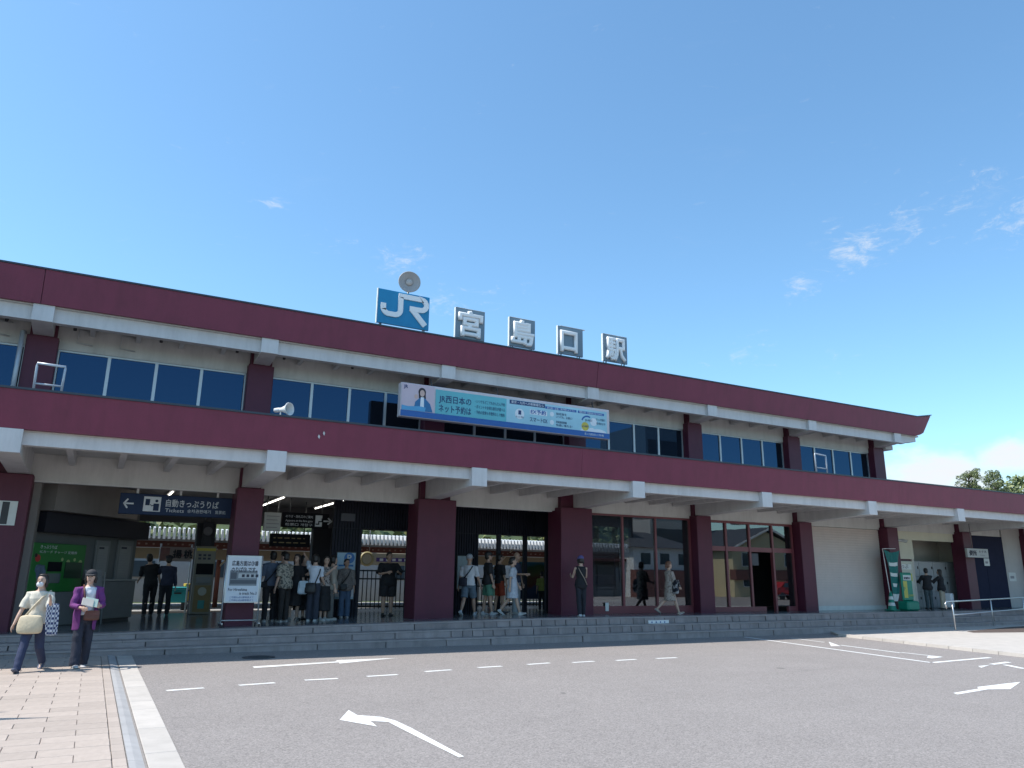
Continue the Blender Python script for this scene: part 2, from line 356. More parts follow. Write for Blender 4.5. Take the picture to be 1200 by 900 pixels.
while y < .8:
    L = .598
    k = MB().hexa([(2.106, y, 0), (2.158, y, 0), (2.158, y+L, 0), (2.106, y+L, 0), (2.106, y, .024), (2.158, y, .022), (2.158, y+L, .022), (2.106, y+L, .024)])
    k.hexa([(2.158, y, -.01), (2.246, y, -.01), (2.246, y+L, -.01), (2.158, y+L, -.01), (2.158, y, .022), (2.246, y, .0), (2.246, y+L, .0), (2.158, y+L, .022)])
    k.build('kerb_stone', kerb_grey, kerb); y += .602
y = -10.6
for i, L in enumerate([1.2, 1.2, 1.25, 1.28, .65, 1.4, .65, .7, 1.2, 1.2, 1.0]):
    if y > .9: break
    MB().bbox(2.256, 2.528, y+.007, y+L-.007, -.02, .008, .006).build('kerb_stone', conc_pale, kerb); y += L

# ================================================================== concourse platform and stone steps
def edgeY(X):
    t = min(max((X-2)/12, 0), 1); return 1.75-.42*t*t*(3-2*t)
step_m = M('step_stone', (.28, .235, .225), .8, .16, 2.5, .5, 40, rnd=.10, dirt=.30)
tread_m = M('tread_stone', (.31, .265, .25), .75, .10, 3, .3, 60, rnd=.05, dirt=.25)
floor_m = M('floor_tile', (.17, .175, .185), .16, .10, 2, .05, 20, dirt=.15)
nt = floor_m.node_tree; bk = nt.nodes.new('ShaderNodeTexBrick'); bk.inputs['Scale'].default_value = 1; bk.offset = 0
bk.inputs['Brick Width'].default_value = .4; bk.inputs['Row Height'].default_value = .4; bk.inputs['Mortar Size'].default_value = .006
bk.inputs['Color1'].default_value = (1, 1, 1, 1); bk.inputs['Color2'].default_value = (.88, .88, .88, 1); bk.inputs['Mortar'].default_value = (.45, .45, .45, 1)
t_ = nt.nodes.new('ShaderNodeTexCoord'); nt.links.new(t_.outputs['Object'], bk.inputs['Vector']); b_ = nt.nodes['Principled BSDF']; src = b_.inputs['Base Color'].links[0].from_socket
mm = nt.nodes.new('ShaderNodeMix'); mm.data_type = 'RGBA'; mm.blend_type = 'MULTIPLY'; mm.inputs[0].default_value = 1; nt.links.new(src, mm.inputs[6]); nt.links.new(bk.outputs['Color'], mm.inputs[7]); nt.links.new(mm.outputs[2], b_.inputs['Base Color'])
XS = [-12+i*.75 for i in range(75)]
fl = MB()
for a, b in zip(XS[:-1], XS[1:]):
    fl.poly([(a, edgeY(a)+.02, zf(a)-.004), (b, edgeY(b)+.02, zf(b)-.004), (b, 9.4, zf(b)-.004), (a, 9.4, zf(a)-.004)])
fl.poly([(-12, 9.4, .34), (43.5, 9.4, .34), (43.5, 9.4, -.2), (-12, 9.4, -.2)])
plat = fl.build('concourse_floor', floor_m); tag(plat, kind='structure')
steps = MB()
for a, b in zip(XS[:-1], XS[1:]):
    for k in range(3):
        ya, yb = edgeY(a)-.36*k, edgeY(b)-.36*k; za, zb = zf(a)*(1-k/3), zf(b)*(1-k/3)
        steps.poly([(a, ya+.03, za-.21), (b, yb+.03, zb-.21), (b, yb+.03, zb-.02), (a, ya+.03, za-.02)])
steps = steps.build('stone_steps', joint_m); tag(steps, kind='structure')
def row(k, zt, zb, ybk, lens, mat, name, c, fr, gap=.004):
    "one course of stones following the curved edge"
    x = -6.0; i = 0
    while x < 36:
        L = lens(x, i); i += 1; a, b = x+gap, x+L-gap; ya, yb = edgeY(a)-.36*k, edgeY(b)-.36*k; d = random.uniform(0, fr)
        n = max(1, int(L/.8))
        m = MB()
        for q in range(n):
            p0, p1 = a+(b-a)*q/n, a+(b-a)*(q+1)/n; y0, y1 = edgeY(p0)-.36*k-d, edgeY(p1)-.36*k-d
            f0, f1 = zf(p0), zf(p1); T0, T1, B0, B1 = zt(f0), zt(f1), zb(f0), zb(f1)
            m.hexa([(p0, y0, B0), (p1, y1, B1), (p1, y1+ybk+d, B1), (p0, y0+ybk+d, B0), (p0, y0+c, T0), (p1, y1+c, T1), (p1, y1+ybk+d, T1), (p0, y0+ybk+d, T0)])
        m.build(name, mat, steps); x += L
for k in range(3):
    g = 1-k/3; gn = 1-(k+1)/3
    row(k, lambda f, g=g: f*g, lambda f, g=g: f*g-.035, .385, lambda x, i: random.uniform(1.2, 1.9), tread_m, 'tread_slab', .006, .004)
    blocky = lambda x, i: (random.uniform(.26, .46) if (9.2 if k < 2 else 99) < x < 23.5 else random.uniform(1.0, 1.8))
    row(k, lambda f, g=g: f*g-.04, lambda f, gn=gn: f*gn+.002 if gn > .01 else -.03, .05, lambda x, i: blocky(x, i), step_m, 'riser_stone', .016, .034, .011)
# small white plate with dots stuck on the upper riser
pl = thing('step_plate', 'small white sign plate fixed to the upper riser of the steps', 'sign', tuple(at(772, 729, 'y', edgeY(16)-.06)))
MB().box(-.36, .36, 0, .025, -.05, .05).build('plate', M('white_paint', (.74, .74, .73), .5, .04, 6, dirt=.08), pl)
for i in range(4): MB().lathe([(0, .004), (.022, .004), (.022, 0)], 12, (-.24+i*.15, 0, 0), 'y').build('dot', M('blue_print', (.04, .1, .3), .5), pl)

# ================================================================== raised concrete corner with handrail, right
isl = [at(971, 744.5, 'z', .06), at(1000, 749.5, 'z', .06), at(1110, 762, 'z', .06), at(1200, 771.5, 'z', .06)]
ipts = [(22.2, 0.85), (21.1, -.35), (20.9, -1.35), (20.35, -3.6), (19.75, -6.3), (19.3, -9.0), (19.6, -12), (46, -12), (46, .85)]
im = MB(); im.poly([(x, y, .06) for x, y in ipts])
for (a, b) in zip(ipts, ipts[1:]+ipts[:1]): im.poly([(*a, 0), (*b, 0), (*b, .06), (*a, .06)])
isl = im.build('traffic_island', conc_pale); tag(isl, kind='structure')
for (a, b) in zip(ipts[1:6], ipts[2:7]):       # kerb stones along its edge
    a, b = np.array((*a, 0)), np.array((*b, 0)); d = b-a; n = np.array((d[1], -d[0], 0)); n = -n/np.linalg.norm(n); k = max(1, int(np.linalg.norm(d)/.6))
    for i in range(k):
        p, q = a+d*(i+.01)/k, a+d*(i+.99)/k; h = np.array((0, 0, .072)); o_ = n*.15; i_ = -n*.02
        MB().hexa([p+i_, q+i_, q+o_, p+o_, p+i_*.2+h, q+i_*.2+h, q+o_+h, p+o_+h]).build('kerb_stone', conc_pale, isl)
bed = MB().poly([(25.9, -1.45, .066), (46, -6.5, .066), (46, 1.0-.35, .066), (30.5, -.05, .066), (26.3, -1.0, .066)]).build('planting_bed', M('soil', (.09, .065, .055), .95, .3, 9, .6, 40)); tag(bed, kind='structure')
rl = thing('handrail', 'low steel pipe handrail with two rails on the pale concrete corner', 'handrail', (26.0, -.6, .1))
steel = M('satin_steel', (.55, .55, .55), .35, .05, 10, metal=.85)
P0 = np.array((26.2, -.70, .1)); P1 = np.array((41, -.70+.24*14.8, .1)); dd = (P1-P0)/np.linalg.norm(P1-P0)
lc = lambda p: tuple(np.array(p)-np.array((26.0, -.6, .1)))
zz = lambda s: np.array((0, 0, s))
MB().tube([lc(P0-dd*.55+zz(.66)), lc(P0-dd*.62+zz(.80)), lc(P0-dd*.5+zz(.86)), lc(P1+zz(.98))], .026, 8).build('rail', steel, rl)
MB().tube([lc(P0+zz(.45)), lc(P1+zz(.56))], .02, 8).build('rail', steel, rl)
for i in range(5): p = P0+dd*3.7*i; MB().tube([lc(p), lc(p+zz(.87+.03*i))], .024, 8).build('post', steel, rl)
# ================================================================== station building
P = 4.75
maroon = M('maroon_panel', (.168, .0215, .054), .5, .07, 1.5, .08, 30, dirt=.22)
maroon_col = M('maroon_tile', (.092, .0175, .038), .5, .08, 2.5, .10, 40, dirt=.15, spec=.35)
white = M('white_render', (.56, .555, .54), .8, .05, 1.2, .06, 50, dirt=.20)
beamw = M('white_beam_paint', (.59, .58, .58), .7, .04, 2, .04, 40, dirt=.20)
coping = M('coping_metal', (.045, .055, .07), .45, .1, 4, metal=.3)
alu = M('aluminium', (.50, .51, .52), .4, .04, 8, metal=.5)
navy = M('navy_panel', (.012, .013, .024), .65, .12, 4, .05, 30)
grey_in = M('grey_render', (.24, .22, .21), .85, .06, 2, .05, 40, dirt=.1)
ceil_m = M('ceiling_board', (.30, .29, .29), .85, .04, 2)
red_frame = M('maroon_frame', (.17, .045, .055), .4, .05, 6)
gl_up = glass('upper_window_glass', (.05, .07, .09), .085, .10, .01, .0, (.22, .52, 1.0))
gl_dn = glass('shop_glass', (.38, .42, .45), .15, .86, .008, .03)
B = thing('station_building', 'long two storey railway station with maroon roof bands and white soffits', 'building', (0, 0, 0))
def bpart(name, mb, mat, parent=None): return mb.build(name, mat, parent or B)

# ---- upper roof
Y2 = 2.02
xj1, xj2 = at(52, 330, 'y', Y2)[0], at(699, 440, 'y', Y2)[0]
roof = bpart('upper_roof', MB().box(-8, 29.4, 2.12, 13, 7.2, 7.84), M('roof_sheet', (.10, .10, .11), .7))
cuts = [-8, xj1, xj2, 29.506]
for a, b in zip(cuts[:-1], cuts[1:]):
    MB().hexa([(a+.006, 2.03, 7.155), (b-.006, 2.03, 7.155), (b-.006, 2.11, 7.155), (a+.006, 2.11, 7.155), (a+.006, 1.90, 7.89), (b-.006, 1.90, 7.89), (b-.006, 2.11, 7.89), (a+.006, 2.11, 7.89)]).build('fascia_panel', maroon, roof)
# upturned corner
m = MB(); sec = [(29.5, 0, 0), (29.75, .03, .03), (30.08, .12, .07), (30.47, .30, .14)]
for (x0, u0, l0), (x1, u1, l1) in zip(sec[:-1], sec[1:]):
    dx0 = .45*(x0-29.5)/1.1; dx1 = .45*(x1-29.5)/1.1
    m.hexa([(x0-dx0, 2.03, 7.155+u0*.55), (x1-dx1, 2.03, 7.155+u1*.55), (x1-dx1, 2.11, 7.155+u1*.55), (x0-dx0, 2.11, 7.155+u0*.55), (x0, 1.90, 7.89+l0), (x1, 1.90, 7.89+l1), (x1, 2.11, 7.89+l1), (x0, 2.11, 7.89+l0)])
m.build('fascia_panel', maroon, roof)
MB().hexa([(29.96, 2.115, 7.31), (30.06, 2.115, 7.31), (30.06, 13, 7.31), (29.96, 13, 7.31), (30.34, 2.115, 8.01), (30.45, 2.115, 8.01), (30.45, 13, 8.01), (30.34, 13, 8.01)]).build('fascia_panel', maroon, roof)
m = MB().hexa([(-8, 1.875, 7.892), (29.6, 1.875, 7.892), (29.6, 2.13, 7.892), (-8, 2.13, 7.892), (-8, 1.875, 7.93), (29.6, 1.875, 7.93), (29.6, 2.13, 7.93), (-8, 2.13, 7.93)])
m.hexa([(29.603, 1.875, 7.895), (30.51, 1.875, 8.045), (30.51, 2.13, 8.045), (29.603, 2.13, 7.895), (29.603, 1.875, 7.933), (30.51, 1.875, 8.083), (30.51, 2.13, 8.083), (29.603, 2.13, 7.933)])
m.build('coping', coping, roof)
bpart('upper_soffit', MB().box(-8, 29.85, 2.125, 3.3, 7.13, 7.19).box(29.0, 29.85, 3.3, 12.9, 7.13, 7.19), white)
bpart('upper_edge_beam', MB().box(-8, 29.05, 2.19, 2.38, 6.815, 7.128), beamw)
bpart('upper_end_beam', MB().hexa([(29.052, 2.19, 6.86), (29.75, 2.19, 6.95), (29.75, 2.5, 6.95), (29.052, 2.5, 6.86), (29.052, 2.19, 7.128), (29.75, 2.19, 7.128), (29.75, 2.5, 7.128), (29.052, 2.5, 7.128)]).box(28.85, 29.3, 2.9, 3.3, 6.68, 6.855), beamw)
for k in range(-1, 7):
    x = k*P
    m = MB().hexa([(x-.2, 2.07, 6.79), (x+.2, 2.07, 6.79), (x+.2, 3.19, 6.70), (x-.2, 3.19, 6.70), (x-.2, 2.07, 7.152), (x+.2, 2.07, 7.152), (x+.2, 3.19, 7.127), (x-.2, 3.19, 7.127)])
    bpart('bracket_beam', m, beamw)
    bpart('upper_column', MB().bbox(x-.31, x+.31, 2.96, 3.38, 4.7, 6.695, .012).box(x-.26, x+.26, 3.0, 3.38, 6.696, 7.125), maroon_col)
    if k < 6:
        for q in range(1, 5):
            xr = x+P*q/5
            bpart('joist', MB().hexa([(xr-.05, 2.385, 6.93), (xr+.05, 2.385, 6.93), (xr+.05, 3.195, 6.89), (xr-.05, 3.195, 6.89), (xr-.05, 2.385, 7.126), (xr+.05, 2.385, 7.126), (xr+.05, 3.195, 7.126), (xr-.05, 3.195, 7.126)]), beamw)
bpart('upper_wall', MB().box(-8, 28.75, 3.205, 3.36, 6.50, 7.125).box(-8, 28.75, 3.205, 3.36, 4.4, 4.975), white)
bpart('upper_rear_wall', MB().box(-8, 28.75, 12.6, 12.75, 4.1, 7.13).box(28.6, 28.75, 3.37, 12.59, 4.1, 7.13), white)
bpart('office_partition', MB().box(-8, 28.59, 5.6, 5.7, 4.98, 7.12), M('office_wall', (.20, .21, .22), .9))
for k in range(-1, 6):
    x0, x1 = k*P+.315, (k+1)*P-.315
    w = bpart('window', MB().box(x0, x1, 3.235, 3.30, 6.455, 6.498).box(x0, x1, 3.235, 3.30, 4.978, 5.02).box(x0, x0+.035, 3.235, 3.30, 5.021, 6.454).box(x1-.035, x1, 3.235, 3.30, 5.021, 6.454), alu)
    n = 4; wd = (x1-x0-.07)/n
    for i in range(n):
        a = x0+.035+wd*i
        MB().box(a+.012, a+wd-.012, 3.262, 3.272, 5.022, 6.453).build('pane', gl_up, w)
        if i: MB().box(a-.035, a+.035, 3.225, 3.305, 5.021, 6.454).build('mullion', alu, w)
# spotlights under the upper eave
dark = M('dark_plastic', (.03, .03, .035), .5)
for px, py in [(8, 375), (88, 386), (189, 400), (278, 412), (333, 420), (413, 431)]:
    p = at(px, py, 'z', 7.0)
    if p[1] > 3.1: p = at(px, py, 'y', 3.0)
    bpart('spotlight', MB().lathe([(.0, -.02), (.035, -.03), (.04, .05), (.015, .06), (.015, .16)], 10, p), dark)
for px in (0, 98, 149):                       # small wire hoops on the left wall
    p = at(px, 397 if px else 384, 'y', 3.15)
    if px: p[2] = at(px, 396 if px < 120 else 403, 'y', 3.15)[2]
    bpart('wire_hoop', MB().tube([p+np.array(q) for q in ((.22, 0, .16), (-.1, 0, .17), (-.12, 0, -.13), (.2, 0, -.16))], .014, 6).tube([p+np.array((-.11, 0, .02)), p+np.array((-.11, .08, .02))], .014, 6), alu)

# ---- lower canopy
low = bpart('lower_roof', MB().box(-8, 44, .14, 3.18, 4.2, 4.76).box(29.2, 44, 3.19, 13, 4.2, 4.76), M('roof_sheet'))
for a, b in [(-8, 12.4), (12.4, 25.1), (25.1, 44)]:
    MB().hexa([(a+.002, .0, 4.105), (b-.002, .0, 4.105), (b-.002, .13, 4.105), (a+.002, .13, 4.105), (a+.002, -.10, 4.815), (b-.002, -.10, 4.815), (b-.002, .13, 4.815), (a+.002, .13, 4.815)]).build('fascia_panel', maroon, low)
MB().box(-8, 44, -.13, .15, 4.817, 4.857).build('coping', coping, low)
soff = MB()
for k in range(-2, 9): soff.box(k*P+.0, (k+1)*P-.012, .135, 3.3, 4.075, 4.195)
bpart('lower_soffit', soff, white)
bpart('lower_edge_beam', MB().box(-8, 44, .135, .36, 3.835, 4.073), beamw)
CW = {0: .55, 1: .31, 2: .55, 3: .55, 4: .31, 5: .31, 6: .31, 7: .31, 8: .31, -1: .31}
CX = {2: 9.60, 3: 14.06}
for k in range(-1, 9):
    x = k*P
    bpart('bracket_beam', MB().hexa([(x-.2, 0.0, 3.668), (x+.2, 0.0, 3.668), (x+.2, 3.09, 3.585), (x-.2, 3.09, 3.585), (x-.2, 0.0, 4.102), (x+.2, 0.0, 4.102), (x+.2, 3.09, 4.074), (x-.2, 3.09, 4.074)]), beamw)
    c, hw = CX.get(k, x), CW[k]; dep = .76 if k < 4 else .55; u = hw*.8
    if k == 0: c = -.32; hw = .6
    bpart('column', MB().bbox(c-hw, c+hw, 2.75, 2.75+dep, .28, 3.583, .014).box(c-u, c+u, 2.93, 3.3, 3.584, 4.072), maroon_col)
    for q in range(1, 5):
        xr = x+P*q/5
        bpart('joist', MB().hexa([(xr-.06, .365, 3.86), (xr+.06, .365, 3.86), (xr+.06, 3.09, 3.86), (xr-.06, 3.09, 3.86), (xr-.06, .365, 4.073), (xr+.06, .365, 4.073), (xr+.06, 3.09, 4.073), (xr-.06, 3.09, 4.073)]), beamw)
bpart('lintel_wall', MB().box(-8, 36.2, 3.10, 3.24, 3.50, 4.073), white)
bpart('lintel_trim', MB().box(-8, 13.4, 3.085, 3.25, 3.46, 3.498), beamw)
# chipped paint on the lower band
p = at(373, 512, 'y', -.05)
for q in ((0, 0), (.10, .08)): MB().poly([(p[0]+q[0]-.02, -.055-.13*(p[2]+q[1]-4.2)/.75+.02, p[2]+q[1]), (p[0]+q[0]+.015, -.06-.13*(p[2]+q[1]-4.2)/.75+.02, p[2]+q[1]-.05), (p[0]+q[0]+.03, -.06-.13*(p[2]+q[1]-4.2)/.75+.02, p[2]+q[1]+.01), (p[0]+q[0], -.06-.13*(p[2]+q[1]-4.2)/.75+.02, p[2]+q[1]+.05)]).build('chipped_paint', white, low)

# ---- glazed shop bays
def zpx(x, y, Y): return at(x, y, 'y', Y)[2]
YG = 3.12
w = bpart('shop_window', MB().box(14.62, 18.68, YG-.04, YG+.06, 3.44, 3.497), red_frame); MB().box(14.62, 18.68, YG-.04, YG+.06, ZP, ZP+.22).build('sill', red_frame, w)
xs = [14.62]+[at(px, 660, 'y', YG)[0] for px in (729.5, 768.5)]+[18.68]
for x in xs[1:-1]+[14.65, 18.65]: MB().box(x-.035, x+.035, YG-.05, YG+.07, ZP+.221, 3.439).build('mullion', red_frame, w)
for a, b in zip(xs[:-1], xs[1:]): MB().box(a+.04, b-.04, YG, YG+.012, ZP+.222, 3.438).build('pane', gl_dn, w)
MB().box(14.7, 18.6, YG+.3, YG+.34, 1.22, 1.26).build('inner_rail', alu, w)
w = bpart('shop_window', MB().box(19.35, 23.4, YG-.04, YG+.06, 3.42, 3.497), red_frame)
for a, b in ((19.35, 21.9), (22.95, 23.4)): MB().box(a, b, YG-.04, YG+.06, ZP, ZP+.16).build('sill', red_frame, w)
xb = [19.37]+[at(px, 660, 'y', YG)[0] for px in (851.5, 879, 906)]+[23.38]
zt = zpx(880, 643.5, YG)
for x in [19.38]+xb[1:-1]+[23.36]: MB().box(x-.04, x+.04, YG-.05, YG+.07, ZP+.161 if x < 21.9 or x > 23 else ZP, 3.419).build('mullion', red_frame, w)
for i, (a, b) in enumerate(zip(xb[:-1], xb[1:])):
    MB().box(a+.041, b-.041, YG-.03, YG+.05, zt-.09, zt+.06).build('transom', red_frame, w)
    MB().box(a+.042, b-.042, YG, YG+.012, zt+.061, 3.418).build('pane', gl_dn, w)
    if i != 2: MB().box(a+.042, b-.042, YG, YG+.012, ZP+.162, zt-.091).build('pane', gl_dn, w)
    else: MB().box(a+.12, a+.42, YG+.02, YG+.03, 2.05, 2.45).build('notice_paper', M('grey_paper', (.08, .085, .10), .7), w)
# ---- roller shutter bay
shut_m = M('shutter_enamel', (.56, .475, .435), .5, .04, 3, dirt=.06)
sh = MB(); z = ZP+.16
x0, x1 = 24.08, 28.15
while z < 3.40:
    sh.hexa([(x0, YG+.0, z), (x1, YG+.0, z), (x1, YG+.06, z), (x0, YG+.06, z), (x0, YG+.02, z+.088), (x1, YG+.02, z+.088), (x1, YG+.06, z+.088), (x0, YG+.06, z+.088)]); z += .09
o = bpart('roller_shutter', sh, shut_m); o['kind'] = 'stuff'
bpart('shutter_rail', MB().box(x0, x1, YG-.02, YG+.07, ZP, ZP+.155), M('pale_sill', (.62, .62, .60), .6))
# ---- locker recess, doors and rear wall of the right hand bays
cream = M('cream_render', (.60, .57, .45), .85, .04, 2, dirt=.08)
xr0, xr1 = at(1073, 670, 'y', YG)[0], 32.85
zr = zpx(1090, 634, YG)
zd = zpx(1060, 655, YG)
xd0 = at(1052, 690, 'y', YG)[0]
bpart('cream_wall', MB().box(28.82, xr0, YG, YG+.14, zd, 3.498).box(xr0, xr1, YG, YG+.14, zr, 3.498), cream)
bpart('recess_wall', MB().box(xr0+.02, 34.2, YG+1.55, YG+1.65, ZP, 3.49).box(34.22, 34.32, YG+.15, YG+1.65, ZP, 3.49).box(xr0-.12, xr0, YG+.02, YG+1.65, ZP, 3.49), M('recess_render', (.50, .47, .42), .85, .05))
bpart('recess_ceiling', MB().box(xr0+.001, 34.2, YG+.15, YG+1.54, 3.38, 3.48), M('recess_render'))
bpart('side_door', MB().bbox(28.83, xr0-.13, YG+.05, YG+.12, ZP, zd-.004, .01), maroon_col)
p = at(1061, 621+41, 'y', YG-.02)
bpart('lamp_oval', MB().tube([p+np.array((-.28, 0, .93)), p+np.array((.0, -.03, .96)), p+np.array((.28, 0, .93)), p+np.array((.2, 0, .88)), p+np.array((-.28, 0, .93))], .03, 6), alu)
x2, x3 = 33.58, at(1181, 680, 'y', YG)[0]
bpart('navy_door', MB().bbox(x2, x3, YG, YG+.1, ZP, 3.497, .006).box((x2+x3)/2-.012, (x2+x3)/2+.012, YG-.008, YG, ZP, 2.6), M('navy_door', (.026, .029, .055), .8, .06, 3, spec=.05))
bpart('end_wall', MB().box(x3+.002, 44, YG, YG+.14, ZP, 4.073), M('end_render', (.47, .45, .43), .85, .04, 2, dirt=.1))
for i in range(1, 12): pass
# ---- concourse interior
bpart('concourse_ceiling', MB().box(-8, 28.5, 3.25, 9.3, 3.68, 3.76), ceil_m)
bpart('upper_floor', MB().box(-8, 28.59, 3.37, 12.59, 3.85, 4.05), ceil_m)
YS = 5.0                                     # slatted wall right of the ticket hall
def X5(px, py=650): return at(px, py, 'y', YS)[0]
zh = zpx(450, 620.5, YS); zh2 = zpx(600, 627, YS)
xa, xb1, xc, xd, xe = X5(388), X5(423), X5(477), X5(560.5), X5(640)
slat = MB()
def slats(x0, x1, z0, z1, y0=YS, pitch=.082):
    n = int((x1-x0)/pitch)
    for i in range(n): slat.box(x0+i*pitch, x0+i*pitch+.042, y0-.045, y0, z0, z1)
slats(xa, xc, zh, 3.67); slats(xc, 14.0, zh2, 3.67); slats(xa, xb1, .42, zh-.02); slats(xc, xd, .46, zh2-.02)
o = bpart('slat_cladding', slat, M('navy_slat', (.018, .019, .032), .6, .1, 5, spec=.2)); o['kind'] = 'stuff'
bpart('slat_wall', MB().box(xa, xc, YS, YS+.12, zh, 3.675).box(xc, 14.55, YS, YS+.12, zh2, 3.675).box(xa, xb1, YS, YS+.12, .4, zh-.002).box(xc, xd, YS, YS+.12, .4, zh2-.002).box(xe, 14.55, YS, YS+.12, ZP, zh2-.002), navy)
for px in (585, 616): x = X5(px); bpart('opening_mullion', MB().box(x-.06, x+.06, YS, YS+.11, ZP, zh2-.003), navy)
bpart('vent_box', MB().box(X5(404)-.2, X5(404)+.2, YS-.1, YS-.05, zpx(408, 611, YS), zpx(408, 602, YS)), M('vent_grey', (.08, .08, .1), .6))
# ticket hall: slanting machine wall on the left, gate line across the back
YB = 8.6
zb = zpx(200, 611.5, YB)
g0, g1 = at(157, 660, 'y', 7.2)[0], at(229, 660, 'y', YB)[0]
p0, p1 = np.array((.45, 4.35, 0)), np.array((g0, 7.2, 0)); dv = (p1-p0)/np.linalg.norm(p1-p0); nv = np.array((dv[1], -dv[0], 0)); LW = np.linalg.norm(p1-p0)
def wallbox(m, s0, s1, z0, z1, t0, t1, mi=0):
    "box on the slanting wall: s along it, t out from it towards the hall"
    q = [p0+dv*s+nv*t for s, t in ((s0, t1), (s1, t1), (s1, t0), (s0, t0))]
    return m.hexa([(*a[:2], z0) for a in q]+[(*a[:2], z1) for a in q], mi)
bpart('ticket_wall', wallbox(MB(), -2.5, LW, .3, 3.67, -.15, 0), M('ticket_wall', (.14, .145, .15), .7, .05, 3))
bpart('bulkhead', wallbox(MB(), -.3, LW-.9, 2.92, 3.665, .01, .55), grey_in)
bpart('dark_band', wallbox(MB(), -.2, LW+.05, 2.45, 2.90, .01, .30), navy)
bpart('hall_left_wall', MB().box(-8, .28, 3.3, 3.4, .3, 3.67).hexa([(.28, 3.3, .3), (.42, 3.3, .3), (.42, 4.3, .3), (.28, 4.3, .3), (.28, 3.3, 3.67), (.42, 3.3, 3.67), (.42, 4.3, 3.67), (.28, 4.3, 3.67)]), grey_in)
pil = [(at(229, 640, 'y', YB)[0], at(251, 640, 'y', YB)[0]), (at(366, 640, 'y', YB)[0], at(400, 640, 'y', YB)[0]), (at(300, 640, 'y', YB)[0]-.15, at(300, 640, 'y', YB)[0]+.1)]
bpart('gate_header', MB().box(g0, 18.7, YB, YB+.3, zb, 3.675), M('header_dark', (.06, .06, .07), .7))
for a, b in pil: bpart('hall_pillar', MB().box(a, b, YB-.02, YB+.28, .3, zb-.003), navy)
# lit fluorescent tubes on the ceiling
tube_m = M('tube_light', (1, .97, .88), .4, 0, emit=3.2)
for (a, b) in [((359, 599.5), (397, 584.5)), ((310, 592), (329, 581)), ((115, 580), (116.3, 570)), ((197.5, 579.5), (203, 574.5))]:
    q0, q1 = at(*a, 'z', 3.66), at(*b, 'z', 3.66); q0[1] = max(3.5, min(q0[1], 8.2)); q1[1] = max(3.3, q1[1])
    x = (q0[0]+q1[0])/2
    if abs(q0[1]-q1[1]) < .6: q0[1] = q1[1]+1.2
    t = thing('ceiling_light', '', 'light', (x, (q0[1]+q1[1])/2, 3.64)); h = abs(q0[1]-q1[1])/2
    MB().box(-.06, .06, -h, h, .0, .035).build('housing', M('white_paint'), t); MB().tube([(0, -h+.02, -.018), (0, h-.02, -.018)], .016, 8).build('tube', tube_m, t)
    t['label'] = {359: 'long lit fluorescent tube on the ceiling above the queue', 310: 'lit fluorescent tube on the ceiling just beside the maroon column', 115: 'lit fluorescent tube end on above the ticket machine bulkhead', 197.5: 'lit fluorescent tube peeking out above the blue ticket sign'}[a[0]]
    t['group'] = 'fluorescent tubes on the concourse ceiling'
# ================================================================== rooftop signs
wpaint = M('white_paint'); wlet = M('white_letter', (.82, .82, .82), .5, .02)
blue_jr = M('blue_board', (.008, .225, .44), .45, .05, 3, dirt=.06)
gboard = M('grey_blue_board', (.17, .235, .29), .5, .05, 3, dirt=.08)
galv = M('galvanised', (.16, .165, .17), .5, .1, 9, metal=.6)
def legs(t, w, zb, y0):
    for sx in (-w/2+.12, w/2-.12):
        MB().tube([(sx, .03, 0), (sx, .03, zb)], .022, 6).build('support_leg', galv, t)
        MB().tube([(sx-.02, .5, zb), (sx, .06, .1)], .018, 6).build('brace', galv, t)
t = thing('rooftop_sign', 'blue board with white JR mark on the station roof', 'sign', (8.315, 2.6, 8.235))
MB().bbox(-.755, .755, 0, .07, 0, .985, .008).build('board', blue_jr, t); MB().box(-.775, -.757, -.004, .075, -.01, .995).build('edge_trim', wpaint, t)
def arc(cx, cy, r, a0, a1, n=7): return [(cx+r*math.cos(R_(a0+(a1-a0)*i/n)), cy+r*math.sin(R_(a0+(a1-a0)*i/n))) for i in range(n+1)]
m = MB()
strokes(m, [[(.085, .56), (.085, .44)]+arc(.235, .44, .15, 180, 270)+[(.36, .29)]+arc(.40, .44, .15, 270, 360)+[(.55, .80), (.553, .83), (1.12, .83)]+arc(1.12, .68, .15, 90, -90)+[(.86, .53), (.80, .53)]], .135, (-.69, 0, -.02), 1.06, (1, 0, 0), (0, 0, 1), .04)
strokes(m, [[(.855, .53), (1.245, .12)]], .15, (-.69, 0, -.02), 1.06, (1, 0, 0), (0, 0, 1), .038)
m.build('logo_letters', wlet, t); legs(t, 1.5, -.34, 0)
for ch, x0, x1, zl, lab in [('宮', 9.89, 10.82, 8.195, 'first'), ('島', 11.64, 12.52, 8.215, 'second'), ('口', 13.335, 14.25, 8.235, 'third'), ('駅', 15.02, 15.965, 8.25, 'fourth')]:
    w = x1-x0
    t = thing('rooftop_sign', f'grey roof board with the white character {ch}, {lab} after the blue board', 'sign', ((x0+x1)/2, 2.6, zl), 0, 'grey character boards on the roof')
    MB().bbox(-w/2, w/2, 0, .07, 0, .895, .008).build('board', gboard, t); MB().box(-w/2-.018, -w/2-.002, -.004, .075, -.008, .90).build('edge_trim', wpaint, t)
    MB().box(-w/2, w/2, -.004, .075, .897, .907).build('edge_trim', wpaint, t)
    text(ch, (-.40, -.035, .13), .80, wlet, t, width=.78 if ch != '口' else .62, bold=.034, ext=.03, name='character')
    if ch == '口': t.children[-1].location.x = .09
    legs(t, w, -.30, 0)
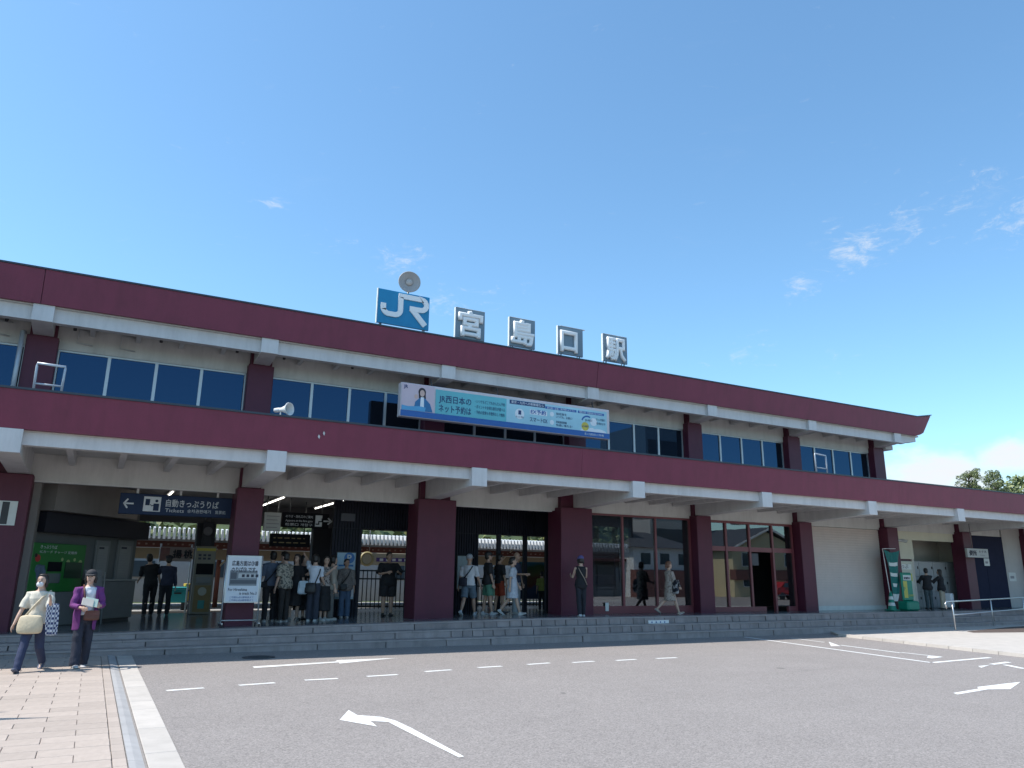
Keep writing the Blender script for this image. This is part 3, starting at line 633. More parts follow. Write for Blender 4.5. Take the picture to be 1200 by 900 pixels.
# big horn loudspeaker above the blue board
t = thing('horn_speaker', 'large round grey horn loudspeaker above the blue roof board', 'loudspeaker', (8.47, 2.72, 9.585), R_(-12))
hg = M('horn_grey', (.36, .34, .33), .5, .05, 5, dirt=.1)
MB().lathe([(.0, -.14), (.10, -.10), (.29, .02), (.315, .10), (.30, .12), (.285, .11), (.20, .075), (.11, .05), (.10, .04)], 28, axis='y').build('bell', hg, t)
MB().lathe([(0, .085), (.085, .08), (.10, .06), (.10, .03)], 18, axis='y').build('driver', M('horn_core', (.45, .42, .40), .5), t)
MB().tube([(0, .1, -.05), (0, .14, -.42), (0, -.02, -.60)], .03, 8).build('bracket', galv, t)
# small white horn speaker on the lower roof edge
p = at(336, 485, 'y', .25); t = thing('horn_speaker', 'small white horn loudspeaker standing on the lower roof edge', 'loudspeaker', (p[0]-.12, .25, 4.76), R_(38)); t.scale = (.7, .7, .7)
MB().lathe([(.205, .30), (.20, .33), (.185, .31), (.11, .14), (.07, .02), (.06, -.1)], 24, (0, 0, .40), 'y').build('bell', wpaint, t)
MB().lathe([(0, -.26), (.07, -.25), (.075, -.1), (.04, .16), (.0, .17)], 16, (0, 0, .40), 'y').build('driver', M('horn_pale', (.55, .57, .6), .5), t)
MB().tube([(0, .02, 0), (0, .02, .38)], .025, 6).box(-.09, .09, -.06, .1, 0, .03).build('foot', wpaint, t)
# white pipe hoops on the lower roof (ladder heads)
for pts, lab in [(((40, 453), (44, 425.5), (77, 430), (72, 457)), 'white pipe ladder hoop on the lower roof at the far left'), (((957, 552), (954.5, 531.5), (967.5, 534), (969.5, 553)), 'white pipe ladder hoop on the lower roof before the end windows')]:
    q = [at(*a, 'y', .55) for a in pts]; q[0][2] = q[3][2] = 4.76
    t = thing('ladder_hoop', lab, 'ladder hoop', (q[0][0], .55, 4.76)); q = [a-np.array((q[0][0], .55, 4.76)) for a in q]
    MB().tube([q[0], q[0]*.05+(q[1]-np.array((0, 0, .02)))*.95, q[1], q[2], q[2]*.95+q[3]*.05, q[3]], .024, 8).build('hoop', M('pale_steel', (.42, .45, .5), .4, metal=.3), t)
    MB().tube([q[1]*.45+q[0]*.55, q[2]*.45+q[3]*.55], .02, 6).build('rung', M('pale_steel'), t)
p = at(27, 388, 'y', 2.85); bpart('drainpipe', MB().tube([(p[0], 3.1, p[2]+.05), (p[0], 2.85, p[2]), (p[0], 2.85, 4.82)], .05, 10), M('pale_steel'))

# ================================================================== advertising board
BX0, BX1, BZ0, BZ1 = 8.10, 14.70, 5.57, 6.475
t = thing('advertising_board', 'long teal and blue advertisement board hung below the upper eave', 'billboard', (BX0, 1.9, BZ0)); Wd, Hd = BX1-BX0, BZ1-BZ0
MB().bbox(0, Wd, .01, .22, 0, Hd, .01).build('box', M('pale_pink_frame', (.62, .56, .58), .5), t)
def panel(name, x0, x1, z0, z1, y, mat): MB().box(x0, x1, y, y+.002, z0, z1).build(name, mat, t)
panel('blue_band', .01, Wd-.01, .015, .17, -.001, M('ad_blue', (.02, .11, .36), .4)); panel('pink_panel', .02, .93, .172, Hd-.02, -.001, M('ad_pink', (.60, .47, .52), .4, .05, 2))
panel('teal_panel', .97, 3.1, .172, Hd-.08, -.001, M('ad_teal', (.13, .45, .50), .4, .12, .5)); panel('sky_panel', 3.102, Wd-.1, .172, Hd-.08, -.001, M('ad_sky', (.36, .60, .68), .4, .14, .6))
an = M('ad_navy', (.015, .04, .14), .4); aw = M('ad_white', (.75, .77, .8), .4)
m = MB()   # illustrated clerk behind a desk
def ovl(cx, cz, rx, rz, y, mi, n=18): m.poly([(cx+rx*math.cos(2*math.pi*i/n), y, cz+rz*math.sin(2*math.pi*i/n)) for i in range(n)], mi)
ovl(.585, .70, .105, .115, -.0035, 0); m.poly([(.49, -.0035, .70), (.68, -.0035, .70), (.70, -.0035, .5), (.66, -.0035, .44), (.50, -.0035, .46)], 0)
ovl(.59, .665, .068, .09, -.005, 1); m.poly([(.40, -.0045, .42), (.52, -.0045, .53), (.68, -.0045, .53), (.82, -.0045, .40), (.90, -.0045, .18), (.36, -.0045, .18)], 2)
m.poly([(.55, -.0055, .56), (.64, -.0055, .56), (.65, -.0055, .25), (.54, -.0055, .25)], 3); ovl(.42, .56, .05, .06, -.0055, 1); m.poly([(.03, -.006, .175), (.68, -.006, .175), (.70, -.006, .29), (.55, -.006, .31), (.2, -.006, .28), (.03, -.006, .30)], 4)
m.build('illustration', [M('ad_hair', (.03, .02, .03), .5), M('ad_skin', (.62, .42, .36), .5), M('ad_suit', (.03, .16, .34), .5), aw, M('ad_desk', (.10, .36, .60), .5)], t)
text('JR', (.08, -.004, .76), .12, an, t, bold=.02)
text('JR西日本の', (1.07, -.004, .51), .22, an, t, width=.95, bold=.012); text('ネット予約は', (1.07, -.004, .25), .22, an, t, width=.95, bold=.012)
for i, s in enumerate(('いつでもどこでもかんたん予約', 'ポイントやお得な割引が選べる', '予約の変更も手数料なしで無料')): text('・'+s, (2.13, -.004, .60-.15*i), .105, an, t, width=.92)
MB().box(3.2, 4.35, -.003, -.0012, .70, .815).build('blue_header', an, t); text('東京・九州への新幹線なら', (3.25, -.005, .725), .09, aw, t, width=1.05)
MB().box(4.36, 5.42, -.003, -.0012, .69, .76).build('blue_header', M('ad_blue'), t); text('新大阪・広島・博多間もおトクに', (4.42, -.005, .70), .06, aw, t, width=.95)
MB().box(5.47, 6.4, -.003, -.0012, .69, .76).build('blue_header', M('ad_blue'), t); text('関西空港・中国地方のおでかけに', (5.52, -.005, .70), .06, aw, t, width=.83)
MB().lathe([(0, .004), (.15, .004)], 20, (3.52, 0, .44), 'y').build('white_disc', aw, t); text('ネット予約', (3.40, -.0055, .33), .06, an, t, width=.25); MB().box(3.48, 3.57, -.007, -.005, .42, .54).build('phone_symbol', an, t)
MB().box(3.85, 4.42, -.003, -.0012, .47, .61).build('white_box', aw, t); text('EX予約', (3.88, -.0045, .50), .14, M('ad_blue'), t, width=.5, bold=.02)
text('スマートEX', (3.85, -.0045, .27), .15, an, t, width=.58, bold=.012)
for i, (a, b) in enumerate((('指定席を', 'いつでも、お得に!'), ('東海道新幹線', '快適に乗れる!'))):
    z = .53-.24*i; MB().lathe([(0, .003), (.07, .003)], 16, (4.58, 0, z+.02), 'y').build('white_disc', aw, t)
    text(a, (4.72, -.0045, z+.02), .08, an, t, width=.36); text(b, (4.72, -.0045, z-.07), .08, an, t, width=.55)
m = MB(); strokes(m, [arc(5.8, .42, .2, 160, 60, 8)], .045, (0, 0, 0), 1, (1, 0, 0), (0, 0, 1), .0015, off=.003); m.build('blue_swoosh', M('ad_blue'), t)
text('JR-WEST', (5.72, -.0045, .47), .09, an, t, width=.26); MB().lathe([(0, .004), (.13, .004)], 20, (5.72, 0, .31), 'y').build('yellow_disc', M('ad_yellow', (.62, .50, .08), .5), t); text('e5489', (5.61, -.006, .285), .09, an, t, width=.23)
MB().lathe([(0, .0035), (.12, .0035)], 18, (6.02, 0, .47), 'y').build('white_disc', aw, t)
for i, s in enumerate(('きっぷを駅で', '受け取れます!')): text(s, (6.12, -.0045, .53-.12*i), .08, an, t, width=.32)
m = MB()
for ci, (cx, rx, rz) in enumerate(((5.75, .2, .09), (5.95, .14, .12), (6.2, .26, .10), (6.36, .1, .07))): m.poly([(cx+rx*math.cos(math.pi*i/12), -.0035-.001*ci, .172+rz*math.sin(math.pi*i/12)) for i in range(13)])
m.build('cloud_shapes', aw, t); text('詳しくは JR西日本ネット予約 検索', (5.7, -.0045, .065), .075, aw, t, width=.68)
for x in (.9, 2.9, 6.1): MB().tube([(x, .12, Hd), (x, .2, Hd+.22)], .018, 6).build('hanger', dark, t)

# ================================================================== hanging signs in the concourse
sgn_blue = M('sign_blue', (.016, .030, .075), .5, .04, 3, spec=.2); sgn_w = M('sign_white', (.60, .62, .65), .5)
YH = 3.45
q = [at(*a, 'y', YH) for a in ((141, 578.5), (273.5, 583), (271, 606.3), (138.5, 602.7))]
x0, x1, z0, z1 = (q[0][0]+q[3][0])/2, (q[1][0]+q[2][0])/2, (q[2][2]+q[3][2])/2, (q[0][2]+q[1][2])/2; w, h = x1-x0, z1-z0
t = thing('hanging_sign', 'dark blue hanging sign with left arrow and ticket machine pictogram', 'sign', (x0, YH, z0))
MB().bbox(0, w, 0, .14, 0, h, .01).build('box', sgn_blue, t)
m = MB(); strokes(m, [[(.20, .5), (.48, .5)], [(.36, .72), (.20, .5), (.36, .28)]], .075, (.0, 0, 0), h, (1, 0, 0), (0, 0, 1), .004)
strokes(m, [[(.22, .5), (.62, .5)]], .075, (0, 0, 0), h, (1, 0, 0), (0, 0, 1), .003); m.build('arrow', sgn_w, t)
u = h; MB().bbox(u*1.05, u*1.82, -.004, .0, u*.16, u*.88, .002).build('pictogram', sgn_w, t)
MB().box(u*1.13, u*1.33, -.008, -.004, u*.45, u*.76).box(u*1.5, u*1.75, -.008, -.004, u*.2, u*.55).lathe([(0, .008), (u*.07, .008)], 12, (u*1.63, 0, u*.68), 'y').tube([(u*1.36, -.006, u*.5), (u*1.42, -.006, u*.42), (u*1.52, -.006, u*.48)], .012, 5).build('pictogram_figure', sgn_blue, t)
text('自動きっぷうりば', (u*2.05, -.004, u*.46), u*.40, sgn_w, t, width=w-u*2.05-.32, bold=.008)
text('Tickets', (u*2.05, -.004, u*.17), u*.25, sgn_w, t, width=u*.86); text('승차권판매기', (u*3.07, -.004, u*.19), u*.19, sgn_w, t, width=u*1.1); text('售票机', (u*4.38, -.004, u*.19), u*.19, sgn_w, t, width=u*.5)
for x in (.35, w*.52, w-.35): MB().tube([(x, .07, h), (x, .07, 3.68-z0)], .03, 8).build('hanger', wpaint, t)
YH2 = 5.6
def hang(px0, py0, px1, py1, Y, name, lab, cat, mat, th=.1):
    a, b = at(px0, py1, 'y', Y), at(px1, py0, 'y', Y); t = thing(name, lab, cat, (a[0], Y, a[2])); w, h = b[0]-a[0], b[2]-a[2]
    MB().bbox(0, w, 0, th, 0, h, .006).build('panel', mat, t)
    for x in (.15*w, .85*w): MB().tube([(x, th/2, h), (x, th/2, 3.68-a[2])], .018, 6).build('hanger', galv, t)
    return t, w, h
blk = M('black_panel', (.010, .010, .014), .7, spec=.1)
t, w, h = hang(330.5, 602.5, 386, 617.5, YH2, 'hanging_sign', 'black hanging sign with escalator pictogram and right arrow', 'sign', blk)
for i in range(3): text(('のりば・改札口のご案内', 'Appears at the fare gate', '检票口 개찰구')[i], (.08, -.003, h*(.66-.27*i)), h*.2, sgn_w, t, width=w*.58)
MB().box(w*.70, w*.85, -.004, 0, h*.12, h*.88).build('pictogram', sgn_w, t)
m = MB(); strokes(m, [[(.0, .25), (.3, .25), (.3, .5), (.6, .5), (.6, .75), (.85, .75)]], .11, (w*.71, 0, h*.1), h*.72, (1, 0, 0), (0, 0, 1), .003, off=.004); m.build('pictogram_figure', blk, t)
m = MB(); strokes(m, [[(.0, .5), (.55, .5)], [(.3, .72), (.55, .5), (.3, .28)]], .1, (w*.88, 0, 0), h, (1, 0, 0), (0, 0, 1), .004); m.build('arrow', sgn_w, t)
t, w, h = hang(308.5, 601, 330, 622, YH2-.1, 'notice_board', 'white hanging notice board left of the black hanging sign', 'notice', M('notice_white', (.50, .51, .50), .6, .05))
for i in range(4): MB().box(.06, w*(.9-.1*(i % 2)), -.004, 0, h*(.78-.2*i), h*(.82-.2*i)).build('text_line', M('grey_ink', (.25, .25, .27), .6), t)
t, w, h = hang(316.5, 626.5, 364, 640, 6.6, 'display_board', 'black departure display hanging behind the queue', 'display', blk, .2)
m = MB()
for i in range(2):
    x = .08
    while x < w-.2: l = random.uniform(.05, .16); m.box(x, x+l, -.003, 0, h*(.62-.35*i), h*(.70-.35*i)); x += l+.06
m.build('display_text', M('amber_text', (.22, .15, .06), .5), t)
t, w, h = hang(236, 612, 250.5, 640, 8.4, 'wall_clock_panel', 'dark panel with round clock hung beside the gate', 'clock', navy)
MB().lathe([(.13, .01), (.13, .03), (.11, .03), (.0, .025)], 20, (w*.5, 0, h*.62), 'y').build('clock_face', M('clock_grey', (.10, .10, .12), .5), t)

# ================================================================== standing sign at the column
p = at(283, 700, 'y', 2.25); zs_ = zf(p[0]); t = thing('stand_sign', 'white poster board on a wheeled stand before the maroon column', 'stand sign', (p[0], 2.25, zs_))
s_ = (at(307, 651, 'y', 2.25)[0]-at(267, 651, 'y', 2.25)[0])/2; zt_ = at(287, 651, 'y', 2.25)[2]-zs_; zb_ = at(283, 706.5, 'y', 2.25)[2]-zs_
MB().bbox(-s_, s_, .0, .03, zb_, zt_, .006).build('frame', M('silver', (.5, .52, .54), .35, metal=.6), t)
MB().box(-s_+.03, s_-.03, -.004, 0, zb_+.03, zt_-.03).build('poster', M('poster_white', (.62, .65, .70), .5, .03), t)
H_ = zt_-zb_; ink = M('ink', (.03, .03, .05), .6)
text('広島方面は③番', (-s_+.1, -.006, zt_-.22), .12, ink, t, width=s_*1.55, bold=.02); text('のりば③ です。', (-s_+.1, -.006, zt_-.36), .12, ink, t, width=s_*1.5, bold=.02)
m = MB().box(-s_*.8, s_*.8, -.006, -.004, zb_+H_*.36, zb_+H_*.68, 0); m.box(-s_*.75, s_*.78, -.008, -.006, zb_+H_*.40, zb_+H_*.48, 1); m.box(-s_*.3, s_*.75, -.008, -.006, zb_+H_*.52, zb_+H_*.62, 2)
m.box(-s_*.75, -s_*.4, -.008, -.006, zb_+H_*.5, zb_+H_*.64, 1)
for i in range(4): m.box(-s_*.1+i*.1, -s_*.1+i*.1+.06, -.01, -.008, zb_+H_*.54, zb_+H_*.60, 3)
m.build('photo_print', [M('photo_grey', (.20, .22, .24), .5), M('photo_dark', (.08, .09, .11), .5), M('photo_pale', (.45, .47, .48), .5), ink], t)
text('For Hiroshima', (-s_*.82, -.006, zb_+H_*.25), .09, ink, t, width=s_*1.1, bold=.01); text('is track No.3', (-s_*.15, -.006, zb_+H_*.17), .09, ink, t, width=s_*1.0, bold=.01)
for i in range(2): text('ご不明な点は駅係員まで', (-s_*.7, -.006, zb_+H_*(.10-.06*i)), .045, M('blue_print', (.04, .1, .3), .5), t, width=s_*1.4)
for sx in (-1, 1):
    MB().tube([(sx*(s_+.01), .02, zt_), (sx*(s_+.02), .02, .07)], .018, 8).build('post', M('silver'), t)
    MB().tube([(sx*(s_+.02), -.22, .08), (sx*(s_+.02), .26, .08)], .018, 8).build('foot', M('silver'), t)
    for y in (-.22, .26): MB().lathe([(.0, -.014), (.035, -.014), (.035, .014), (0, .014)], 12, (sx*(s_+.02), y, .036), 'x').build('caster', dark, t)
MB().tube([(-s_-.02, .02, .14), (s_+.02, .02, .14)], .014, 8).build('crossbar', M('silver'), t)

# ================================================================== ticket machine wall
def wpt(px, py, tt=0.0):
    d = fw+RT*(px-600)/FPX-UP*(py-450)/FPX; o = p0+nv*tt
    k = ((o-CAM)[:2]@nv[:2])/(d[:2]@nv[:2]); q = CAM+d*k
    return float((q-o)[:2]@dv[:2]), float(q[2])
def wthing(name, lab, cat, s, z, tt):
    q = p0+dv*s+nv*tt; return thing(name, lab, cat, (q[0], q[1], z), math.atan2(dv[1], dv[0]))
sA, zA = wpt(42, 626, .3); sB, zB = wpt(103, 632, .3); _, zC = wpt(70, 697, .3)
t = wthing('ticket_machine', 'green ticket machine with black screens in the slanting wall', 'ticket machine', sA, ZP, .02); w = sB-sA; zt2 = (zA+zB)/2-ZP
grn = M('machine_green', (.02, .17, .035), .4, .08, 3)
MB().bbox(0, w, -.28, 0, .75, zt2, .01).build('green_panel', grn, t); MB().bbox(.0, w, -.30, 0, 0, .745, .01).build('cabinet', M('machine_grey', (.16, .165, .17), .5), t)
for i, (a, b, c, d, mt) in enumerate([(.30, .55, .42, .62, blk), (.30, .55, .18, .38, M('machine_screen', (.10, .12, .13), .2)), (.62, .95, .28, .62, M('machine_dark', (.02, .05, .03), .4))]):
    MB().box(a*w, b*w, -.30, -.281, .75+c*(zt2-.75), .75+d*(zt2-.75)).build('screen', mt, t)
text('きっぷうりば', (.12*w, -.284, zt2-.12), .09, sgn_w, t, width=w*.3); text('ICカード チャージ 定期券', (.12*w, -.284, zt2-.22), .07, sgn_w, t, width=w*.7)
MB().lathe([(0, .285), (.08, .285)], 16, (.1*w, 0, zt2-.34), 'y').build('red_disc', M('sign_red', (.45, .04, .04), .5), t)
for i in range(4): MB().lathe([(0, .284), (.04+.02*(i % 2), .284)], 12, ((.55+.12*i)*w, 0, zt2-.35-.06*(i % 2)), 'y').build('pale_disc', M('pale_green', (.35, .45, .2), .5), t)
pg = M('notice_grey', (.20, .205, .21), .6, .04); ps = M('sheet_grey', (.27, .275, .28), .6, .04)
for i, (a, b, lab) in enumerate([(106, 130, 'grey timetable board beside the green machine'), (132, 157, 'grey timetable board next to the gate opening')]):
    s0, z0_ = wpt(a, 687, .05); s1, z1_ = wpt(b, 634, .05); t = wthing('timetable_board', lab, 'notice board', s0, z0_, .01); w, h = s1-s0, z1_-z0_
    MB().bbox(0, w, -.05, 0, 0, h, .006).build('panel', pg, t); MB().box(w*.15, w*.85, -.056, -.05, h*.1, h*.88).build('sheet', ps, t)
    m = MB()
    for r in range(11): m.box(w*.2, w*random.uniform(.6, .8), -.060, -.056, h*(.16+.055*r), h*(.175+.055*r))
    m.build('printed_rows', M('grey_ink'), t); MB().box(w*.2, w*.55, -.060, -.056, h*.81, h*.85).build('heading', ink, t)
s0, _ = wpt(112, 700, .5); s1, _ = wpt(158, 700, .5); t = wthing('counter', 'dark grey service counter below the timetable boards', 'counter', s0, ZP, .02); w = s1-s0
MB().bbox(0, w, -.45, 0, .08, .98, .01).build('cabinet', M('machine_grey'), t); MB().bbox(-.03, w+.03, -.48, .0, .985, 1.03, .008).build('counter_top', M('counter_top', (.28, .28, .28), .4), t); MB().box(w*.05, w*.97, -.40, -.02, 0, .079).build('plinth', dark, t)
s0, _ = wpt(104, 700, .8); t = wthing('leaflet_stand', 'slim grey leaflet stand between green machine and counter', 'leaflet stand', s0, ZP, .75)
MB().hexa([(-.05, -.1, .35), (.5, -.1, .35), (.5, -.06, .35), (-.05, -.06, .35), (-.05, .08, 1.25), (.5, .08, 1.25), (.5, .12, 1.25), (-.05, .12, 1.25)]).build('panel', M('stand_grey', (.24, .25, .27), .5), t)
for sx in (0, .45): MB().tube([(sx, -.05, 1.2), (sx, -.12, 0)], .015, 6).tube([(sx, .05, 1.1), (sx, .22, 0)], .015, 6).build('leg', M('silver'), t)
# beige machine with yellow lower part beyond the gate
p = at(236, 721.5, 'z', .38); t = thing('fare_machine', 'beige fare adjustment machine with yellow base by the gate', 'ticket machine', (p[0], p[1], zf(p[0]))); sc_m = (p[1]-CAM[1])
x0, x1 = at(225, 690, 'y', p[1])[0]-p[0], at(249, 690, 'y', p[1])[0]-p[0]; zt3 = at(237, 640, 'y', p[1])[2]-zf(p[0]); ht = zt3
bg_ = M('machine_beige', (.19, .175, .145), .5, .04)
MB().bbox(x0, x1, 0, .6, 0, ht, .012).build('cabinet', bg_, t)
MB().box(x0+.06, x1-.04, -.006, 0, ht*.03, ht*.42).build('yellow_front', M('machine_yellow', (.19, .13, .045), .5), t); MB().box(x0+.05, x1-.04, -.02, 0, ht*.58, ht*.74).build('screen', blk, t)
MB().box(x0+.08, x1-.08, -.06, 0, ht*.45, ht*.54).build('tray', M('machine_grey'), t); MB().box(x0+.02, x1-.02, -.008, 0, ht*.93, ht*.97).build('yellow_stripe', M('stripe_yellow', (.45, .38, .05), .5), t)
for i in range(6): MB().box(x0+.08+.13*(i % 3), x0+.16+.13*(i % 3), -.006, 0, ht*(.80+.05*(i//3)), ht*(.83+.05*(i//3))).build('button', ink, t)
MB().lathe([(0, .01), (.12, .01)], 16, ((x0+x1)/2, 0, ht*.33), 'y').build('round_label', M('label_pale', (.35, .35, .30), .5), t); MB().box((x0+x1)/2-.09, (x0+x1)/2+.09, -.010, -.006, ht*.08, ht*.20).build('teal_label', M('label_teal', (.03, .22, .22), .5), t)

# ================================================================== posters and boards on the slatted wall
def wallposter(px0, py0, px1, py1, Y, name, lab, cat, mat):
    a, b = at(px0, py1, 'y', Y), at(px1, py0, 'y', Y); t = thing(name, lab, cat, (a[0], Y, a[2])); w, h = b[0]-a[0], b[2]-a[2]
    MB().bbox(-.03, w+.03, .004, .04, -.03, h+.03, .006).build('frame', dark, t); MB().box(0, w, 0, .003, 0, h).build('sheet', mat, t); return t, w, h
t, w, h = wallposter(392, 648, 417, 702, YS-.09, 'poster', 'pale blue parking poster with a round P on the slatted wall', 'poster', M('poster_blue', (.30, .45, .58), .4, .06, 3))
MB().lathe([(0, .004), (.15, .004)], 24, (w*.66, 0, h*.885), 'y').build('blue_disc', M('disc_blue', (.01, .13, .40), .4), t); text('P', (w*.66-.075, -.006, h*.885-.09), .26, sgn_w, t, bold=.02)
for i in range(6): MB().box(.05, w*(.9-.2*(i % 2)), -.003, 0, h*(.70-.11*i), h*(.74-.11*i)).build('text_line', M('disc_blue'), t)
MB().box(.0, w, -.002, -.0005, h*.05, h*.4).build('white_field', M('poster_white'), t)
t, w, h = wallposter(535.5, 652, 553, 690, YS-.09, 'map_board', 'pale area map board right of the wide maroon column', 'map', M('map_pale', (.36, .42, .44), .4, .15, 5))
m = MB(); strokes(m, [[(.1, .1), (.4, .5), (.5, .9)], [(.1, .6), (.8, .4)], [(.7, .1), (.75, .8)]], .03, (0, 0, 0), min(w, h)*1.1, (1, 0, 0), (0, 0, 1), .002); m.build('map_roads', M('map_line', (.2, .3, .32), .5), t)
# painted mural board behind the fence
q0, q1 = at(603, 702, 'y', 7.3), at(643, 659, 'y', 7.3); t = thing('mural_board', 'large painted landscape board standing behind the opening', 'mural', (q0[0], 7.3, ZP)); w, h = q1[0]-q0[0], q1[2]-ZP; zb4 = q0[2]-ZP
mur = M('mural_paint', (.3, .3, .2), .6); nt = mur.node_tree; tcx = nt.nodes.new('ShaderNodeTexCoord'); nz = nt.nodes.new('ShaderNodeTexNoise'); nz.inputs['Scale'].default_value = 1.6; nt.links.new(tcx.outputs['Object'], nz.inputs['Vector'])
sx_ = nt.nodes.new('ShaderNodeSeparateXYZ'); nt.links.new(tcx.outputs['Object'], sx_.inputs[0]); ma = nt.nodes.new('ShaderNodeMath'); ma.operation = 'MULTIPLY_ADD'; nt.links.new(nz.outputs['Fac'], ma.inputs[0]); ma.inputs[1].default_value = 1.1; nt.links.new(sx_.outputs['Z'], ma.inputs[2])
cr = nt.nodes.new('ShaderNodeValToRGB'); mr_ = nt.nodes.new('ShaderNodeMapRange'); nt.links.new(ma.outputs[0], mr_.inputs[0]); mr_.inputs['From Min'].default_value = .8; mr_.inputs['From Max'].default_value = 2.7; nt.links.new(mr_.outputs[0], cr.inputs[0])
e = cr.color_ramp.elements; e[0].color = (.03, .05, .12, 1); e[1].color = (.06, .24, .40, 1)
for pos, colr in ((.18, (.05, .07, .14, 1)), (.28, (.16, .045, .03, 1)), (.40, (.14, .12, .05, 1)), (.60, (.06, .10, .04, 1)), (.74, (.05, .20, .33, 1))): x = e.new(pos); x.color = colr
nt.links.new(cr.outputs[0], nt.nodes['Principled BSDF'].inputs['Base Color'])
MB().bbox(0, w, 0, .05, zb4, h, .01).build('painted_panel', mur, t)
for x in (.1, w-.1): MB().box(x-.03, x+.03, .05, .1, 0, h).build('post', dark, t)
# black picket fences at the back of the concourse
def fence(x0, x1, Y, lab, h=1.25):
    t = thing('picket_fence', lab, 'fence', (x0, Y, ZP)); w = x1-x0
    for z in (.12, h-.28, h-.03): MB().box(0, w, -.02, .02, z-.022, z+.022).build('rail', dark, t)
    n = int(w/.13); pk = MB().box(-.012, .012, -.012, .012, .04, h).mesh('picket', dark)
    for i in range(n+1): link('picket', pk, t, (w*i/n, 0, 0))
fence(at(419, 700, 'y', 7.6)[0], at(483, 700, 'y', 7.6)[0], 7.6, 'black picket fence behind the man with folded hands')
fence(at(556, 700, 'y', 7.7)[0], at(648, 700, 'y', 7.7)[0], 7.7, 'low black picket fence below the painted landscape board', 1.0)

# ================================================================== right hand bays
p = at(1045, 708, 'y', 2.45); cg = M('cone_green', (.0, .20, .13), .45, .05); cw = M('cone_white', (.6, .62, .6), .5)
t = thing('traffic_cone', 'green and white striped cone holding the banner pole', 'traffic cone', (p[0], 2.45, ZP))
MB().bbox(-.19, .19, -.19, .19, 0, .04, .01).build('base', cg, t); m = MB().lathe([(.15, .04), (.125, .17)], 20, mi=0).lathe([(.125, .17), (.105, .28)], 20, mi=1).lathe([(.105, .28), (.085, .39)], 20, mi=0).lathe([(.085, .39), (.066, .50)], 20, mi=1).lathe([(.066, .50), (.03, .70), (.0, .70)], 20, mi=0); m.build('cone', [cg, cw], t)
tp = at(1034.5, 643, 'y', 2.45); px_ = p[0]
t = thing('banner_flag', 'drooping green banner with white writing on a leaning pole', 'banner', (px_, 2.45, ZP+.6)); pole_top = np.array((tp[0]-px_-.02, 0, tp[2]-ZP-.6))
MB().tube([(0, 0, -.3), pole_top], .014, 6).build('pole', wpaint, t); MB().tube([pole_top, pole_top+np.array((.75, 0, .02))], .012, 6).build('crossbar', wpaint, t)
m = MB(); n = 14; grid = []
for i in range(n+1):
    f = i/n; zz_ = pole_top[2]-.03-f*1.85; wd_ = .74*(1-f)**1.3+.30*(1-abs(f-.55)*1.2); x0_ = pole_top[0]*(1-f*.9)+.02+.25*math.sin(f*2.6)*f
    grid.append([(x0_+wd_*j/5, -.05*math.sin(j*1.7+f*6)-.03, zz_-.10*math.sin(j*.6)*(1-f)) for j in range(6)])
for i in range(n):
    for j in range(5): m.poly([grid[i][j], grid[i][j+1], grid[i+1][j+1], grid[i+1][j]], 1 if (i in (3, 6, 9) and j in (1, 2, 3)) or (i > 11) else 0, True)
m.build('cloth', [M('banner_green', (.005, .13, .12), .7, .1, 6), cw], t)
p = at(1064.5, 705, 'y', 2.3); t = thing('stand_sign', 'green standing sign with yellow strip beside the striped cone', 'stand sign', (p[0], 2.3, ZP))
MB().bbox(-.34, .34, -.22, .22, 0, .34, .05).build('base', cg, t); MB().bbox(-.30, .30, -.05, .05, .34, 1.36, .04).build('panel', cg, t)
MB().box(-.25, -.04, -.056, -.05, .45, 1.05).build('yellow_strip', M('strip_yellow', (.5, .45, .08), .5), t); MB().box(-.22, .22, -.058, -.05, 1.08, 1.26).build('white_strip', cw, t)
text('駐輪禁止', (-.19, -.060, 1.12), .1, ink, t, width=.38, bold=.02); text('P', (-.26, -.060, .7), .2, cg, t); text('500円', (.0, -.054, .5), .1, M('strip_yellow'), t, width=.3)
t, w, h = wallposter(1054.5, 658, 1069, 706, YG+.02, 'poster', 'tall white and yellow poster on the side door behind the cone', 'poster', M('poster_cream', (.5, .5, .42), .5, .1, 4))
for a, b, c, d, mt in [(.05, .9, .80, .93, cw), (.05, .9, .52, .70, M('strip_yellow')), (.1, .8, .35, .45, M('poster_teal', (.05, .3, .28), .5)), (.2, .7, .08, .25, ink)]: MB().box(w*a, w*b, -.003, 0, h*c, h*d).build('print_block', mt, t)
text('きっぷ', (w*.12, -.005, h*.83), .2, ink, t, width=w*.6)
# lockers and suitcase
YL = 3.75; xl0, xl1 = xr0+.25, 34.1
t = thing('locker_bank', 'grey coin locker bank inside the recess', 'lockers', (xl0, YL, ZP)); lk = M('locker_grey', (.40, .42, .43), .5, .03, 4); n = 4; wl_ = (xl1-xl0)/n
MB().box(0, xl1-xl0, .03, .55, 0, 1.85).build('carcass', M('locker_body', (.30, .31, .32), .5), t)
for i in range(n):
    for j in range(3):
        d = MB().bbox(i*wl_+.012, (i+1)*wl_-.012, 0, .028, .04+.6*j, .62+.6*j, .006).build('door', lk, t)
        MB().box((i+1)*wl_-.12, (i+1)*wl_-.07, -.02, 0, .34+.6*j, .44+.6*j).build('lock', dark, d)
t = thing('suitcase', 'white upright suitcase by the long haired person at the lockers', 'suitcase', tuple(at(1113, 713, 'z', ZP)), R_(20)); t.location.y = 2.95; t.location.x = at(1113, 705, 'y', 2.95)[0]; t.location.z = ZP
